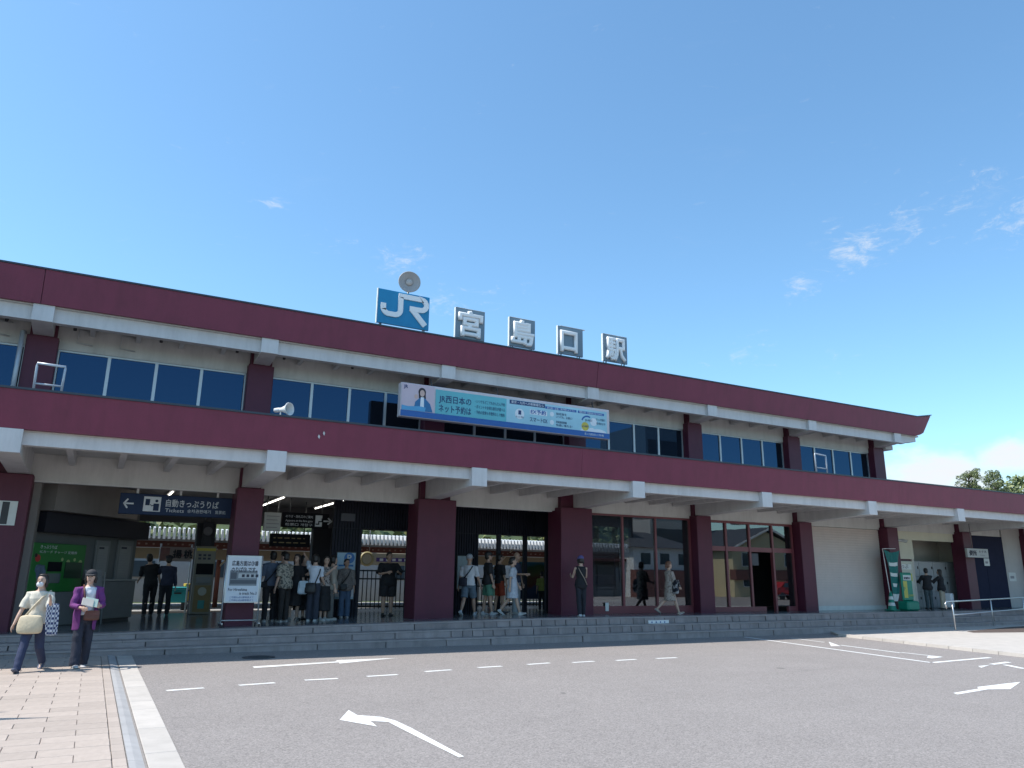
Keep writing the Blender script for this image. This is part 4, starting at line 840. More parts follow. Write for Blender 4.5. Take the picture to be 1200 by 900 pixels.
MB().bbox(-.2, .2, -.12, .12, .05, .60, .03).build('shell', M('case_white', (.62, .63, .66), .4), t); MB().tube([(-.12, .1, .58), (-.12, .1, .92), (.12, .1, .92), (.12, .1, .58)], .012, 6).build('handle', galv, t)
for sx in (-.14, .14):
    for sy in (-.08, .08): MB().lathe([(0, -.014), (.026, -.014), (.026, .014), (0, .014)], 10, (sx, sy, .026), 'x').build('wheel', dark, t)
q0, q1 = at(1134.5, 653, 'y', 2.35), at(1157.5, 643.5, 'y', 2.35); t = thing('hanging_sign', 'small pale toilet sign projecting by the navy door', 'sign', (q0[0], 2.35, q0[2])); w, h = q1[0]-q0[0], q1[2]-q0[2]
MB().bbox(0, w, 0, .1, 0, h, .008).build('box', M('sign_pale', (.42, .42, .41), .5), t); text('便所', (w*.08, -.004, h*.28), h*.6, ink, t, width=w*.36, bold=.03); text('お手洗', (w*.55, -.004, h*.58), h*.28, ink, t, width=w*.36); text('Toilet', (w*.58, -.004, h*.2), h*.26, M('grey_ink'), t, width=w*.25)
MB().tube([(w*.3, .05, h), (w*.3, .05, 4.07-q0[2])], .012, 6).build('hanger', galv, t)
for (a, b, c, d, Y, lab) in [(1154, 663, 1159, 654.5, YG-.012, 'small white notice on the navy door'), (1183.5, 681, 1190, 671, YG-.012, 'pale notice on the grey end wall')]:
    q0, q1 = at(a, b, 'y', Y), at(c, d, 'y', Y); t = thing('notice_sheet', lab, 'notice', (q0[0], Y, q0[2])); MB().box(0, q1[0]-q0[0], 0, .008, 0, q1[2]-q0[2]).build('sheet', cw, t)
    MB().box(.08, (q1[0]-q0[0])*.7, -.003, 0, (q1[2]-q0[2])*.3, (q1[2]-q0[2])*.6).build('print_block', M('grey_ink'), t)
p = at(711.5, 712, 'y', YG-.06); t = thing('notice_sheet', 'small white card at the foot of the shop window', 'notice', (p[0], YG-.06, p[2]-.1)); MB().box(-.06, .06, 0, .01, 0, .24).build('sheet', cw, t)
p = at(8, 600, 'y', 2.74); t = thing('notice_sheet', 'white framed notice on the column at the far edge', 'notice', (p[0], 2.735, p[2]-.27)); MB().box(-.17, .17, 0, .012, 0, .5).build('sheet', cw, t); MB().box(-.1, .03, -.004, 0, .02, .48).build('print_block', dark, t)
# shop interior behind the glass
bpart('shop_floor_wall', MB().box(14.65, 23.6, 8.9, 9.0, ZP, zh2).box(23.6, 23.75, 3.3, 9, ZP, 3.67), navy) if False else None
t = thing('poster_stand', 'green and white poster stand inside the left shop window', 'stand sign', (at(709, 690, 'y', 5.2)[0], 5.2, ZP)); MB().bbox(-.45, .45, 0, .04, .75, 1.75, .008).build('panel', cw, t)
MB().box(-.38, .38, -.004, 0, 1.15, 1.65).build('picture', M('picture_green', (.15, .35, .10), .5, .4, 4), t); MB().box(-.38, .38, -.004, 0, .82, 1.1).build('caption', M('picture_blue', (.05, .15, .3), .5), t)
for sx in (-.4, .4): MB().tube([(sx, .02, .8), (sx, .1, 0)], .015, 6).build('leg', dark, t)
t = thing('planter', 'low leafy planter behind the middle shop pane', 'plant', (at(755, 700, 'y', 4.0)[0], 4.0, ZP)); MB().bbox(-.7, .7, -.2, .2, 0, .45, .02).build('trough', dark, t)
m = MB()
for i in range(420):
    c = np.array((random.uniform(-.65, .65), random.uniform(-.2, .2), random.uniform(.45, 1.15))); a = np.random.RandomState(i).randn(3, 3)*.06; m.poly([c+a[0], c+a[1], c+a[2]])
m.build('foliage', M('plant_leaf', (.04, .075, .03), .6, .3, 8), t)
bpart('shop_back_wall', MB().box(18.9, 28.5, 6.4, 6.5, ZP, 3.67).box(18.75, 18.9, 3.3, 6.5, ZP, 3.67), M('shop_wall', (.05, .05, .06), .8))

# settle everything that stands on the concourse onto its falling floor
for o in list(COL.objects):
    if o.parent is None and abs(o.location.z-ZP) < 1e-4: o.location.z = zf(o.location.x)
# ================================================================== beyond the station: tracks, island platform, wooded slope
ballast = M('ballast', (.16, .145, .13), .95, .3, 18, .6, 40)
tb = MB().box(-40, 90, 9.6, 13.4, -.04, .06).build('track_bed', ballast); tag(tb, kind='structure')
YQ = 15.0
ip = MB().box(-30, 80, 13.4, 21, -.04, .30).build('island_platform', M('platform_concrete', (.30, .29, .28), .85, .1, 2)); tag(ip, kind='structure')
t = thing('platform_canopy', 'island platform canopy with ribbed white roof edge and red beam', 'canopy', (0, YQ, 0))
zt_ = at(200, 618.8, 'y', YQ)[2]; zr_ = at(200, 630, 'y', YQ)[2]; zq0, zq1 = at(200, 641, 'y', YQ)[2], at(200, 633.5, 'y', YQ)[2]
ribm = M('roof_rib', (.62, .64, .66), .5)
MB().hexa([(-20, 0, zr_), (60, 0, zr_), (60, 5.5, zr_-.25), (-20, 5.5, zr_-.25), (-20, 0, zr_+.04), (60, 0, zr_+.04), (60, 5.5, zr_-.2), (-20, 5.5, zr_-.2)]).build('roof_sheet', M('roof_pale', (.35, .37, .38), .6), t)
m = MB()
for i in range(230): x = -2+i*.17; m.hexa([(x, -.1, zr_-.05), (x+.085, -.1, zr_-.05), (x+.085, .1, zr_-.05), (x, .1, zr_-.05), (x+.01, -.02, zt_), (x+.075, -.02, zt_), (x+.075, .3, zt_+.05), (x+.01, .3, zt_+.05)])
o = m.build('roof_ribs', ribm, t); o['kind'] = 'stuff'
MB().box(-10, 50, .5, .7, zq0, zq1).build('red_beam', M('beam_red', (.11, .03, .025), .6, .1, 3), t)
m = MB()
for i in range(160): m.box(i*.25-5, i*.25-4.93, .47, .5, (zq0+zq1)/2-.03, (zq0+zq1)/2+.03)
o = m.build('rivets', M('rivet', (.26, .17, .15), .6), t); o['kind'] = 'stuff'
MB().box(-10, 50, .9, 1.0, zq0-.42, zq0-.02).build('cream_band', M('canopy_cream', (.30, .24, .17), .7, .1, 2), t)
for i in range(14): MB().tube([(-6+i*4.0, 1.2, .30), (-6+i*4.0, 1.2, zq1)], .09, 8).build('post', M('post_red', (.22, .07, .05), .6), t); 
for i in range(14): MB().tube([(-6+i*4.0, 1.2, zq0-.7), (-5.2+i*4.0, .4, zq1+.1)], .04, 6).build('brace', M('brace_cream', (.5, .44, .34), .6), t)
wb = thing('waiting_room', 'sunlit white platform building with dark windows behind the tracks', 'building', (0, 19.5, .9))
MB().box(-12, 46, 3, 3.2, -.6, 1.6).build('wall', M('far_white', (.42, .40, .37), .7), wb)
for i in range(18): MB().box(-9+i*3, -7.9+i*3, 2.94, 2.99, .5, 1.2).build('window', M('far_dark', (.06, .08, .09), .3), wb)
q0, q1 = at(186, 657.5, 'y', 12.2), at(226, 641.5, 'y', 12.2); t = thing('shop_banner', 'pink and white banner with brush lettering beyond the gate', 'banner', (q0[0], 12.2, q0[2])); w, h = q1[0]-q0[0], q1[2]-q0[2]
MB().box(0, w, 0, .02, 0, h).build('cloth', M('banner_pink', (.52, .42, .42), .7, .1, 3), t); MB().box(.02, w*.3, -.004, 0, .03, h-.03).build('red_field', M('banner_red', (.42, .22, .22), .6, .3, 4), t)
text('揚', (w*.40, -.006, h*.28), h*.62, ink, t, width=h*.6, bold=.03); text('桃', (w*.74, -.006, h*.28), h*.62, ink, t, width=h*.6, bold=.03); text('も', (w*.63, -.006, h*.35), h*.25, M('sign_red'), t)
for sx in (.02, w-.02): MB().tube([(sx, .03, -q0[2]+.0), (sx, .03, h+.1)], .025, 6).build('pole', wpaint, t)
def crate(px, py0, py1, Y, col, lab, wd=.95):
    a, b = at(px, py1, 'y', Y), at(px, py0, 'y', Y); h = b[2]-a[2]; t = thing('storage_box', lab, 'box', (a[0], Y, a[2])); mt = M('box_'+lab[:4], col, .5)
    MB().bbox(-wd/2, wd/2, 0, .6, 0, h*.82, .02).build('body', mt, t); MB().bbox(-wd/2-.03, wd/2+.03, -.03, .63, h*.83, h, .015).build('lid', mt, t); MB().box(-.12, .12, -.03, 0, h*.55, h*.65).build('handle', dark, t)
    for sx in (-wd/2+.08, wd/2-.08): MB().box(sx-.04, sx+.04, .05, .5, min(-.02, .30-a[2]), -.002).build('foot', dark, t)
crate(207, 688, 706, 13.75, (.03, .34, .38), 'cyan storage box beside the tracks beyond the gate', .62); crate(222.5, 684, 704, 13.9, (.50, .36, .05), 'yellow storage box beside the tracks beyond the gate', .36)
q0, q1 = at(424, 662, 'y', 14.6), at(478, 649, 'y', 14.6); t = thing('station_name_board', 'long cream board with a purple stripe over the platform', 'sign', (q0[0], 14.6, q0[2])); w, h = q1[0]-q0[0], q1[2]-q0[2]
MB().bbox(-.1, w+.8, 0, .08, 0, h, .01).build('board', M('board_cream', (.40, .36, .28), .6), t); MB().box(.6, w+.7, -.005, 0, h*.3, h*.62).build('purple_stripe', M('stripe_purple', (.08, .05, .22), .5), t)
for i in range(9): MB().box(.75+i*.27, .9+i*.27, -.009, -.005, h*.36, h*.56).build('glyph', sgn_w, t)
MB().lathe([(.28, .01), (.30, .02), (.22, .02), (.2, .01)], 18, (.2, 0, h*.5), 'y').build('round_emblem', M('emblem', (.28, .24, .12), .5), t)
for sx in (.3, w): MB().tube([(sx, .05, h), (sx, .05, h+1.2)], .02, 6).build('hanger', galv, t)

# ---- foliage
leaf_m = bpy.data.materials.new('leaf'); leaf_m.use_nodes = True; nt = leaf_m.node_tree; b_ = nt.nodes['Principled BSDF']; b_.inputs['Roughness'].default_value = .65
gi = nt.nodes.new('ShaderNodeNewGeometry'); cr = nt.nodes.new('ShaderNodeValToRGB'); nt.links.new(gi.outputs['Random Per Island'], cr.inputs[0]); e = cr.color_ramp.elements
e[0].color = (.05, .08, .025, 1); e[1].color = (.26, .27, .11, 1); x = e.new(.5); x.color = (.14, .17, .06, 1); nt.links.new(cr.outputs[0], b_.inputs['Base Color'])
bark = M('bark', (.09, .065, .045), .9, .25, 6, .5, 20)
def leaves(m, rng, c, r, n, size):
    for _ in range(n):
        d = rng.randn(3); d /= np.linalg.norm(d)+1e-9; rad = rng.uniform(.35, 1.0)**.5
        p = np.array(c)+d*np.array(r)*rad; nrm = rng.randn(3)+d*.6+np.array((0, 0, .4)); nrm /= np.linalg.norm(nrm); a = np.cross(nrm, rng.randn(3)); a /= np.linalg.norm(a)+1e-9; b = np.cross(nrm, a); s = size*rng.uniform(.6, 1.4)
        m.poly([p-a*s, p-b*s*.5, p+a*s, p+b*s*.5])
def tree(base, H, clumps, lab, seed, n=260, size=.17):
    rng = np.random.RandomState(seed); t = thing('tree', lab, 'tree', base, 0, 'trees beyond the station roof')
    k = MB().tube([(0, 0, 0), (.1, .05, H*.35), (-.05, .1, H*.7), (0, 0, H*.95)], [.28, .22, .14, .04], 9)
    k.build('trunk', bark, t)
    lm = MB()
    for c, r in clumps: z0_ = max(H*.3, c[2]-max(r)*1.3); lm.tube([(0, 0, z0_), (c[0]*.6, c[1]*.6, (z0_+c[2])/2), tuple(c)], [.05, .03, .01], 5)
    lm.build('limbs', bark, t); cm = MB()
    for c, r in clumps: leaves(cm, rng, c, r, int(n*np.prod(r)**.6), size)
    cm.build('crown', leaf_m, t)
def far_tree(px, py, wpx, Y, lab, seed, hpx=44):
    top = at(px, py, 'y', Y); s = np.linalg.norm(top-CAM)/FPX; rng = np.random.RandomState(seed); H = top[2]; w = wpx*s/2; cl = []
    dirx = RT/np.linalg.norm(RT)
    for i in range(34):
        d = rng.randn(3); d /= np.linalg.norm(d); r = rng.uniform(.45, 1.0); zc = H-w*1.25
        cl.append(((d[0]*w*.85*r, d[1]*w*.85*r, zc+d[2]*w*1.1*r), tuple(np.array((1, 1, .8))*w*rng.uniform(.20, .34))))
    tree((top[0], Y, 0), H, cl, lab, seed, 620, .085)
far_tree(1133, 545.5, 27, 34, 'tall slim evergreen rising above the lower roof, left of two', 3)
far_tree(1163, 551, 29, 34, 'broader evergreen rising above the lower roof, right of two', 5)
far_tree(1186, 573, 14, 38, 'low rounded tree top beside the two tall evergreens', 8)
# wooded slope seen through the concourse
rng = np.random.RandomState(2); m = MB()
for x in range(-25, 80, 3):
    for y in (27, 32, 38): leaves(m, rng, (x+rng.uniform(-1, 1), y, (4.6 if y < 30 else 7 if y < 35 else 9)+rng.uniform(-.5, .6)), (2.2, 2, 1.7), 130, .34)
for px, py in ((1196, 573), (1215, 571), (1240, 569), (1270, 566)):
    c = at(px, py+9, 'y', 75); leaves(m, rng, tuple(c), (9, 5, 4.5), 900, .5)
o = m.build('wooded_slope', leaf_m); tag(o, 'sunlit green woodland slope seen behind the platforms', 'trees', kind='stuff')
hl = MB(); pr_ = [(-60, 0), (-30, 8.2), (10, 9.0), (60, 8.6), (90, 7.5), (120, 7.5), (190, 9), (260, 0)]
for (a, za), (b, zb_) in zip(pr_[:-1], pr_[1:]): hl.poly([(a, 24, -.05), (b, 24, -.05), (b, 44, zb_-.9), (a, 44, za-.9)]); hl.poly([(a, 44, za-.9), (b, 44, zb_-.9), (b, 110, zb_-1.4), (a, 110, za-1.4)])
o = hl.build('hill', M('hill_green', (.045, .07, .025), .9, .3, .5)); tag(o, kind='structure')

# ================================================================== across the forecourt (mirrored in the glass)
def mir(px, py, v=38): p = at(px, py, 'y', v); return p[0], p[2]
YR = 2*YG-38
cream2 = M('house_cream', (.62, .53, .33), .8, .04, 2); tile = M('roof_tile', (.06, .065, .075), .6, .1, 6, .3, 12); brown = M('house_brown', (.16, .07, .06), .8); wtrim = M('house_trim', (.68, .68, .66), .6); hg_ = M('house_window', (.04, .06, .08), .1)
def house(x0, x1, y, dep, ze, zr, wallm, lab, hip=False, rows=((.5, 1.6), (3.2, 4.4)), band=None):
    t = thing('house', lab, 'house', ((x0+x1)/2, y, 0)); w = (x1-x0)/2
    m = MB().box(-w, w, -dep, 0, 0, ze)
    if not hip: m.poly([(-w, .0, ze), (w, .0, ze), (0, .0, zr-.25)]).poly([(-w, -dep, ze), (0, -dep, zr-.25), (w, -dep, ze)])
    m.build('wall', wallm, t); r = MB(); e_ = .5
    if hip:
        a = [(-w-e_, e_, ze), (w+e_, e_, ze), (w+e_, -dep-e_, ze), (-w-e_, -dep-e_, ze)]; q0, q1 = (-w*.35, -dep/2, zr), (w*.35, -dep/2, zr)
        r.poly([a[0], a[1], q1, q0]).poly([a[1], a[2], q1]).poly([a[2], a[3], q0, q1]).poly([a[3], a[0], q0]).poly([a[3], a[2], a[1], a[0]])
    else:
        s = (zr-ze)/w; lo = ze-s*e_
        for sx in (-1, 1): r.hexa([(sx*(w+e_), e_, lo), (0, e_, zr), (0, -dep-e_, zr), (sx*(w+e_), -dep-e_, lo), (sx*(w+e_), e_, lo+.18), (0, e_, zr+.18), (0, -dep-e_, zr+.18), (sx*(w+e_), -dep-e_, lo+.18)])
    ro = r.build('roof', tile, t)
    if not hip:
        for sx in (-1, 1): MB().hexa([(sx*(w+e_), e_+.01, lo-.05), (0, e_+.01, zr-.05), (0, e_+.06, zr-.05), (sx*(w+e_), e_+.06, lo-.05), (sx*(w+e_), e_+.01, lo+.15), (0, e_+.01, zr+.15), (0, e_+.06, zr+.15), (sx*(w+e_), e_+.06, lo+.15)]).build('bargeboard', wtrim, ro)
    if band: MB().box(-w-.02, w+.02, -.5, .35, band[0], band[1]).build('band', brown, t)
    for z0_, z1_ in rows:
        for x in (-w*.62, 0, w*.62): wv = MB().box(x-.6, x+.6, .005, .05, z0_, z1_).build('window', wtrim, t); MB().box(x-.53, x+.53, .052, .06, z0_+.07, z1_-.07).build('pane', hg_, wv)
    return t
xl, zl = mir(858, 641); xa_, za_ = mir(897, 620); zb1 = mir(897, 668)[1]; zb2 = mir(897, 680)[1]
house(xl, 2*xa_-xl, YR, 8, zl, za_, cream2, 'cream gabled house across the forecourt mirrored in the shop glass', False, ((.9, 2.0), (zb1+.3, zb1+1.6)), (zb2, zb1))
xl, zl = mir(742, 641); xr_, _ = mir(812, 640); zr_ = mir(780, 621)[1]; zq = mir(780, 668)[1]
house(xl, xr_, YR, 8, zl, zr_, wtrim, 'white house with dark hipped roof across the forecourt', True, ((zq+.4, zq+1.5),), (.0, zq))
xl, zt5 = mir(824, 600); xr_, _ = mir(853, 600); t = thing('apartment_block', 'grey apartment block with dark balcony bands across the forecourt', 'building', ((xl+xr_)/2, YR-6, 0)); w = (xr_-xl)/2+1.5
MB().box(-w, w, -8, 0, 0, 17).build('wall', M('block_grey', (.34, .33, .31), .8), t)
for i in range(5): MB().box(-w+.3, w-.3, .005, .1, 2+i*3, 3.4+i*3).build('balcony', M('balcony_dark', (.05, .055, .06), .4), t)
xl, zt6 = mir(628, 600, 40); xr_, _ = mir(741, 600, 40); t = thing('shop_building', 'dark brown shop building with shutters across the forecourt beside the white house', 'building', ((xl+xr_)/2, 2*YG-40, 0)); w = (xr_-xl)/2  # unseen building added so the left shop panes mirror something dark
MB().box(-w, w, -9, 0, 0, zt6).build('wall', M('shop_brown', (.075, .06, .058), .8, .08, 2), t); MB().box(-w-.2, w+.2, -9.2, .25, zt6, zt6+.35).build('parapet', M('shop_trim', (.12, .11, .11), .7), t)
for i in range(5):
    x = -w+(i+.5)*2*w/5; wv = MB().box(x-.75, x+.75, .005, .06, 4.6, 6.0).build('window', M('shop_trim'), t); MB().box(x-.66, x+.66, .062, .07, 4.7, 5.9).build('pane', hg_, wv); MB().box(x-.95, x+.95, .005, .05, 0, 2.7).build('shutter', M('shop_shutter', (.10, .10, .105), .6), t)
MB().box(-w, w, .005, 1.0, 3.0, 3.25).build('awning', M('shop_awning', (.09, .03, .03), .8), t)
# parked red car in front of the cream house
cx_, _ = mir(921, 700, 30); t = thing('car', 'small red car parked across the forecourt, seen only mirrored', 'car', (cx_, 2*YG-30, 0)); red = M('car_red', (.35, .02, .02), .25, .03); 
pf = [(-1.85, .35), (-1.9, .7), (-1.75, .95), (-1.25, 1.02), (-.75, 1.42), (.75, 1.46), (1.35, 1.05), (1.8, .92), (1.88, .5), (1.8, .3)]; m = MB(); ks = [(-.8, 0), (-.74, .03), (.74, .03), (.8, 0)]
for (ya, ia), (yb, ib) in zip(ks[:-1], ks[1:]):
    A = [(x*(1-(.0 if ia else .02)), ya*(1 if z < 1.0 else .86), z-(0 if ia else .02)) for x, z in pf]; Bq = [(x*(1-(.0 if ib else .02)), yb*(1 if z < 1.0 else .86), z-(0 if ib else .02)) for x, z in pf]
    for i in range(len(pf)): j = (i+1) % len(pf); m.poly([A[i], Bq[i], Bq[j], A[j]], 0, True)
for s_2, ii in ((-.8, 0), (.8, 0)): m.poly([(x*.98, s_2*(1 if z < 1.0 else .86), z-.02) for x, z in pf])
m.build('body', red, t)
for sy in (-.74, .74): MB().poly([(-1.05, sy*1.035, 1.02), (1.15, sy*1.035, 1.02), (.68, sy*.935, 1.38), (-.68, sy*.935, 1.36)]).build('side_window', hg_, t)
for x in (-1.2, 1.2):
    for sy in (-.72, .72): wv = MB().lathe([(0, -.1), (.26, -.1), (.31, -.08), (.31, .08), (.26, .1), (0, .1)], 18, (x, sy, .31), 'y').build('wheel', dark, t)
for sy in (-.55, .55): MB().ell((1.83, sy, .72), (.06, .14, .09), 10).build('headlight', wtrim, t)
# tapered poles added out of frame to cast pointed shadows on the pavement
for dx, dy, hh, lab in ((-.92, -5.42, 4.15, 'slim grey flag pole standing on the pavement outside the view'), (-.55, -5.02, 2.75, 'shorter grey flag pole beside the tall one outside the view')):
    t = thing('flag_pole', lab, 'pole', (dx, dy, .02)); MB().tube([(0, 0, 0), (0, 0, hh*.8), (0, 0, hh)], [.07, .06, .008], 10).build('pole', galv, t); MB().lathe([(.0, 0), (.14, 0), (.14, .2), (.07, .24)], 12).build('base', galv, t)
# ================================================================== people
SK = [M('skin_light', (.52, .34, .26), .55, .05, 8), M('skin_tan', (.42, .26, .19), .55, .05, 8)]
HAIR = M('hair_black', (.018, .014, .013), .5, .2, 30); GREYH = M('hair_grey', (.16, .15, .15), .6, .2, 30)
CL = {}
def cloth(rgb, rough=.85):
    k = tuple(rgb)
    if k not in CL: CL[k] = M('cloth_%d' % len(CL), rgb, rough, .10, 7, .35, 14)
    return CL[k]
def patterned(name, c1, c2, scale, thr=.5, checks=False):
    m = M(name, c1, .85, .06, 7, .3, 14); nt = m.node_tree; b = nt.nodes['Principled BSDF']; t = nt.nodes.new('ShaderNodeTexCoord')
    if checks:
        n = nt.nodes.new('ShaderNodeTexChecker'); n.inputs['Scale'].default_value = scale; f_ = n.outputs['Fac']
    else:
        n = nt.nodes.new('ShaderNodeTexNoise'); n.inputs['Scale'].default_value = scale; n.inputs['Detail'].default_value = 2; f_ = n.outputs['Fac']
    nt.links.new(t.outputs['Object'], n.inputs['Vector']); r = nt.nodes.new('ShaderNodeMapRange'); nt.links.new(f_, r.inputs[0]); r.inputs['From Min'].default_value = thr-.03; r.inputs['From Max'].default_value = thr+.03
    x = nt.nodes.new('ShaderNodeMix'); x.data_type = 'RGBA'; nt.links.new(r.outputs[0], x.inputs[0]); x.inputs[6].default_value = (*c1, 1); x.inputs[7].default_value = (*c2, 1); nt.links.new(x.outputs[2], b.inputs['Base Color']); return m
def fused(mb, mat, parent, name, vox, it=4, wrinkle=0):
    me = mb.mesh('tmp', mat); o = baked(me, [('REMESH', dict(mode='VOXEL', voxel_size=vox, use_smooth_shade=True)), ('SMOOTH', dict(factor=.5, iterations=it))])
    o.materials.clear(); o.materials.append(mat)
    if wrinkle:
        n = len(o.vertices); co = np.zeros(n*3); no = np.zeros(n*3); o.vertices.foreach_get('co', co); o.vertices.foreach_get('normal', no); c = co.reshape(-1, 3); ph = len(mat.name) % 7
        d = np.sin(31*c[:, 2]+6*np.sin(7*c[:, 0]+ph)+5*np.sin(6*c[:, 1]+2.3*ph))*.55+np.sin(47*c[:, 2]-19*c[:, 0]+11*c[:, 1]+4*np.sin(9*c[:, 2]))*.35+np.sin(17*c[:, 0]+23*c[:, 1]+13*c[:, 2]+ph)*.4
        o.vertices.foreach_set('co', (c+no.reshape(-1, 3)*(d*wrinkle)[:, None]).ravel()); o.update()
    return link(name, o, parent)
def vec(*a): return np.array(a, float)
def person(lab, pos, face, H=1.65, build=1.0, woman=False, skin=0, top=(.5, .5, .5), sleeve=.45, hem=.50, loose=.012, bottom=('trousers', (.05, .05, .07)), shoes=(.05, .05, .05),
           hair='short', hairm=None, cap=None, armL=(5, 8, 10, 0), armR=(5, 8, 10, 0), legL=(0, 0), legR=(0, 0), lean=0, leanx=0, head=0, nod=0, vox=.0105, mask=False, jacket=None, staff=False):
    """arm = (swing forward, spread, elbow bend, turn inwards) in degrees; leg = (swing forward, knee bend). Faces -Y before turning."""
    root = thing('person', lab, 'person', (pos[0], pos[1], pos[2]), R_(face)); S = H; hw = build*(.94 if woman else 1.0)
    def fwd(a): return vec(0, -math.sin(R_(a)), -math.cos(R_(a)))
    feet = []; legs_ = []
    for s, (a, kb) in ((-1, legL), (1, legR)):
        hip = vec(s*.052*S*hw, 0, .515*S); knee = hip+fwd(a)*.245*S+vec(s*.004*S, 0, 0); ank = knee+fwd(a-kb)*.232*S; legs_.append((hip, knee, ank)); feet.append((ank, a-kb))
    low_ = min(a[2]-.036*S for a, _ in feet); sh = vec(0, 0, -low_)
    legs_ = [tuple(q+sh for q in l) for l in legs_]; feet = [(a+sh, g) for a, g in feet]
    Rx = np.array(Matrix.Rotation(R_(lean), 3, 'X')); Ry = np.array(Matrix.Rotation(R_(leanx), 3, 'Y')); piv = vec(0, 0, .515*S)+sh
    def up(p): return piv+Ry@(Rx@(vec(*p)*S-vec(0, 0, .515*S)))
    rings = [(.455, .055, .045), (.485, .088, .060), (.525, .098, .068), (.57, .090, .062), (.63, .078 if not woman else .070, .053), (.70, .088, .060), (.755, .098, .064 if not woman else .068), (.80, .100, .052), (.823, .070, .043), (.838, .038, .036)]
    def torso(m, z0, z1, inf, flare=0, n=16):
        pts, rad = [], []
        for z, a, b in [(z0, *np.interp(z0, [r[0] for r in rings], [r[1] for r in rings], ).reshape(1), float(np.interp(z0, [r[0] for r in rings], [r[2] for r in rings])))]+[r for r in rings if z0+.01 < r[0] < z1]+[(z1, float(np.interp(z1, [r[0] for r in rings], [r[1] for r in rings])), float(np.interp(z1, [r[0] for r in rings], [r[2] for r in rings])))]:
            f = max(0, (.70-z)/.2)*flare; pts.append(up((0, 0, z))); rad.append(((float(a)*S*hw+inf+f), (float(b)*S*build+inf+f)))
        m.tube(pts, rad, n, flat=(1, 0, 0))
    arms = []
    for s, (a, ab, eb, inn) in ((-1, armL), (1, armR)):
        shd = up((s*.102*hw, 0, .795)); d = vec(s*math.sin(R_(ab)), -math.sin(R_(a))*math.cos(R_(ab)), -math.cos(R_(a))*math.cos(R_(ab))); d = Ry@(Rx@d)
        el = shd+d*.172*S; d2 = vec(s*math.sin(R_(ab-inn)), -math.sin(R_(a+eb)), -math.cos(R_(a+eb))); d2 /= np.linalg.norm(d2); d2 = Ry@(Rx@d2); wr = el+d2*.145*S; arms.append((shd, el, wr, d2, s))
    nk, hc = up((0, .004, .835)), None
    hd = Ry@(Rx@np.array(Matrix.Rotation(R_(head), 3, 'Z')))@np.array(Matrix.Rotation(R_(nod), 3, 'X')); hc = up((0, -.008, .93)); HP = lambda x, y, z: hc+hd@(vec(x, y, z)*S)
    # ---- body: one continuous surface
    m = MB(); torso(m, .455, .838, 0)
    m.tube([up((0, .004, .81)), up((0, .002, .86)), HP(0, .006, -.03)], [.036*S, .031*S, .032*S], 12)
    m.ell(HP(0, .006, .012), (.046*S, .056*S, .058*S), 16, rot=hd); m.ell(HP(0, -.012, -.026), (.036*S, .040*S, .042*S), 14, rot=hd)
    m.ell(HP(0, -.058, -.012), (.0085*S, .012*S, .014*S), 8, rot=hd); m.ell(HP(0, -.050, -.040), (.016*S, .008*S, .006*S), 8, rot=hd); m.ell(HP(0, -.044, -.058), (.014*S, .011*S, .010*S), 8, rot=hd)
    for s in (-1, 1): m.ell(HP(s*.047, .008, -.006), (.007*S, .013*S, .019*S), 8, rot=hd)
    for hip, knee, ank in legs_:
        ca = knee*.68+ank*.32+vec(0, .006*S, 0)
        m.tube([hip+vec(0, 0, .02*S), hip*.6+knee*.4, knee, ca, ank, ank-vec(0, 0, .02*S)], [.052*S*build, .046*S*build, .030*S*build, .0325*S*build, .0185*S, .0185*S], 12)
    for (ank, g), l in zip(feet, legs_):
        q = fwd(90+min(30, max(-40, g))*.9); m.tube([ank-q*.028*S-vec(0, 0, .018*S), ank+q*.02*S-vec(0, 0, .016*S), ank+q*.085*S-vec(0, 0, .026*S)], [.014*S, .015*S, .009*S], 10)
    for shd, el, wr, d2, s in arms:
        m.tube([shd-vec(0, 0, .002*S)+vec(-s*.02*S, 0, 0), shd, shd*.5+el*.5, el, el*.65+wr*.35, wr], [.026*S, .031*S*build, .026*S*build, .021*S, .0205*S, .0135*S], 10)
        side = np.cross(d2, Ry@(Rx@vec(s, 0, 0))); side = side/(np.linalg.norm(side)+1e-9); pn = np.cross(side, d2); pm_ = wr+d2*.030*S
        m.tube([wr-d2*.004*S, wr+d2*.018*S, wr+d2*.048*S], [(.011*S, .013*S), (.009*S, .021*S), (.009*S, .022*S)], 10, flat=tuple(pn))
        for j, L in enumerate((.040, .045, .042, .033)):
            b0 = wr+d2*.046*S+side*(.016-.0107*j)*S; cu = -pn*s*.0
            f1 = b0+d2*L*.5*S+pn*(-.004*S); f2 = f1+d2*L*.38*S+pn*(-.014*S); m.tube([b0-d2*.008*S, b0+d2*.006*S, f1, f2], [.0052*S, .0054*S, .005*S, .0042*S], 6)
        b0 = wr+d2*.016*S+side*.020*S; m.tube([wr+d2*.012*S, b0, b0+(d2*.75+side*.6)*.020*S-pn*.004*S, b0+(d2*.95+side*.25)*.038*S-pn*.010*S], [.0065*S, .0065*S, .006*S, .005*S], 6)
    fused(m, SK[skin], root, 'body', vox, 3)
    # ---- clothing
    tm = top if not isinstance(top, tuple) else cloth(top)
    kind, bc = bottom; bmx = bc if not isinstance(bc, tuple) else cloth(bc)
    m = MB(); flare = .03 if loose > .015 else .008; torso(m, hem, .826, loose, flare)
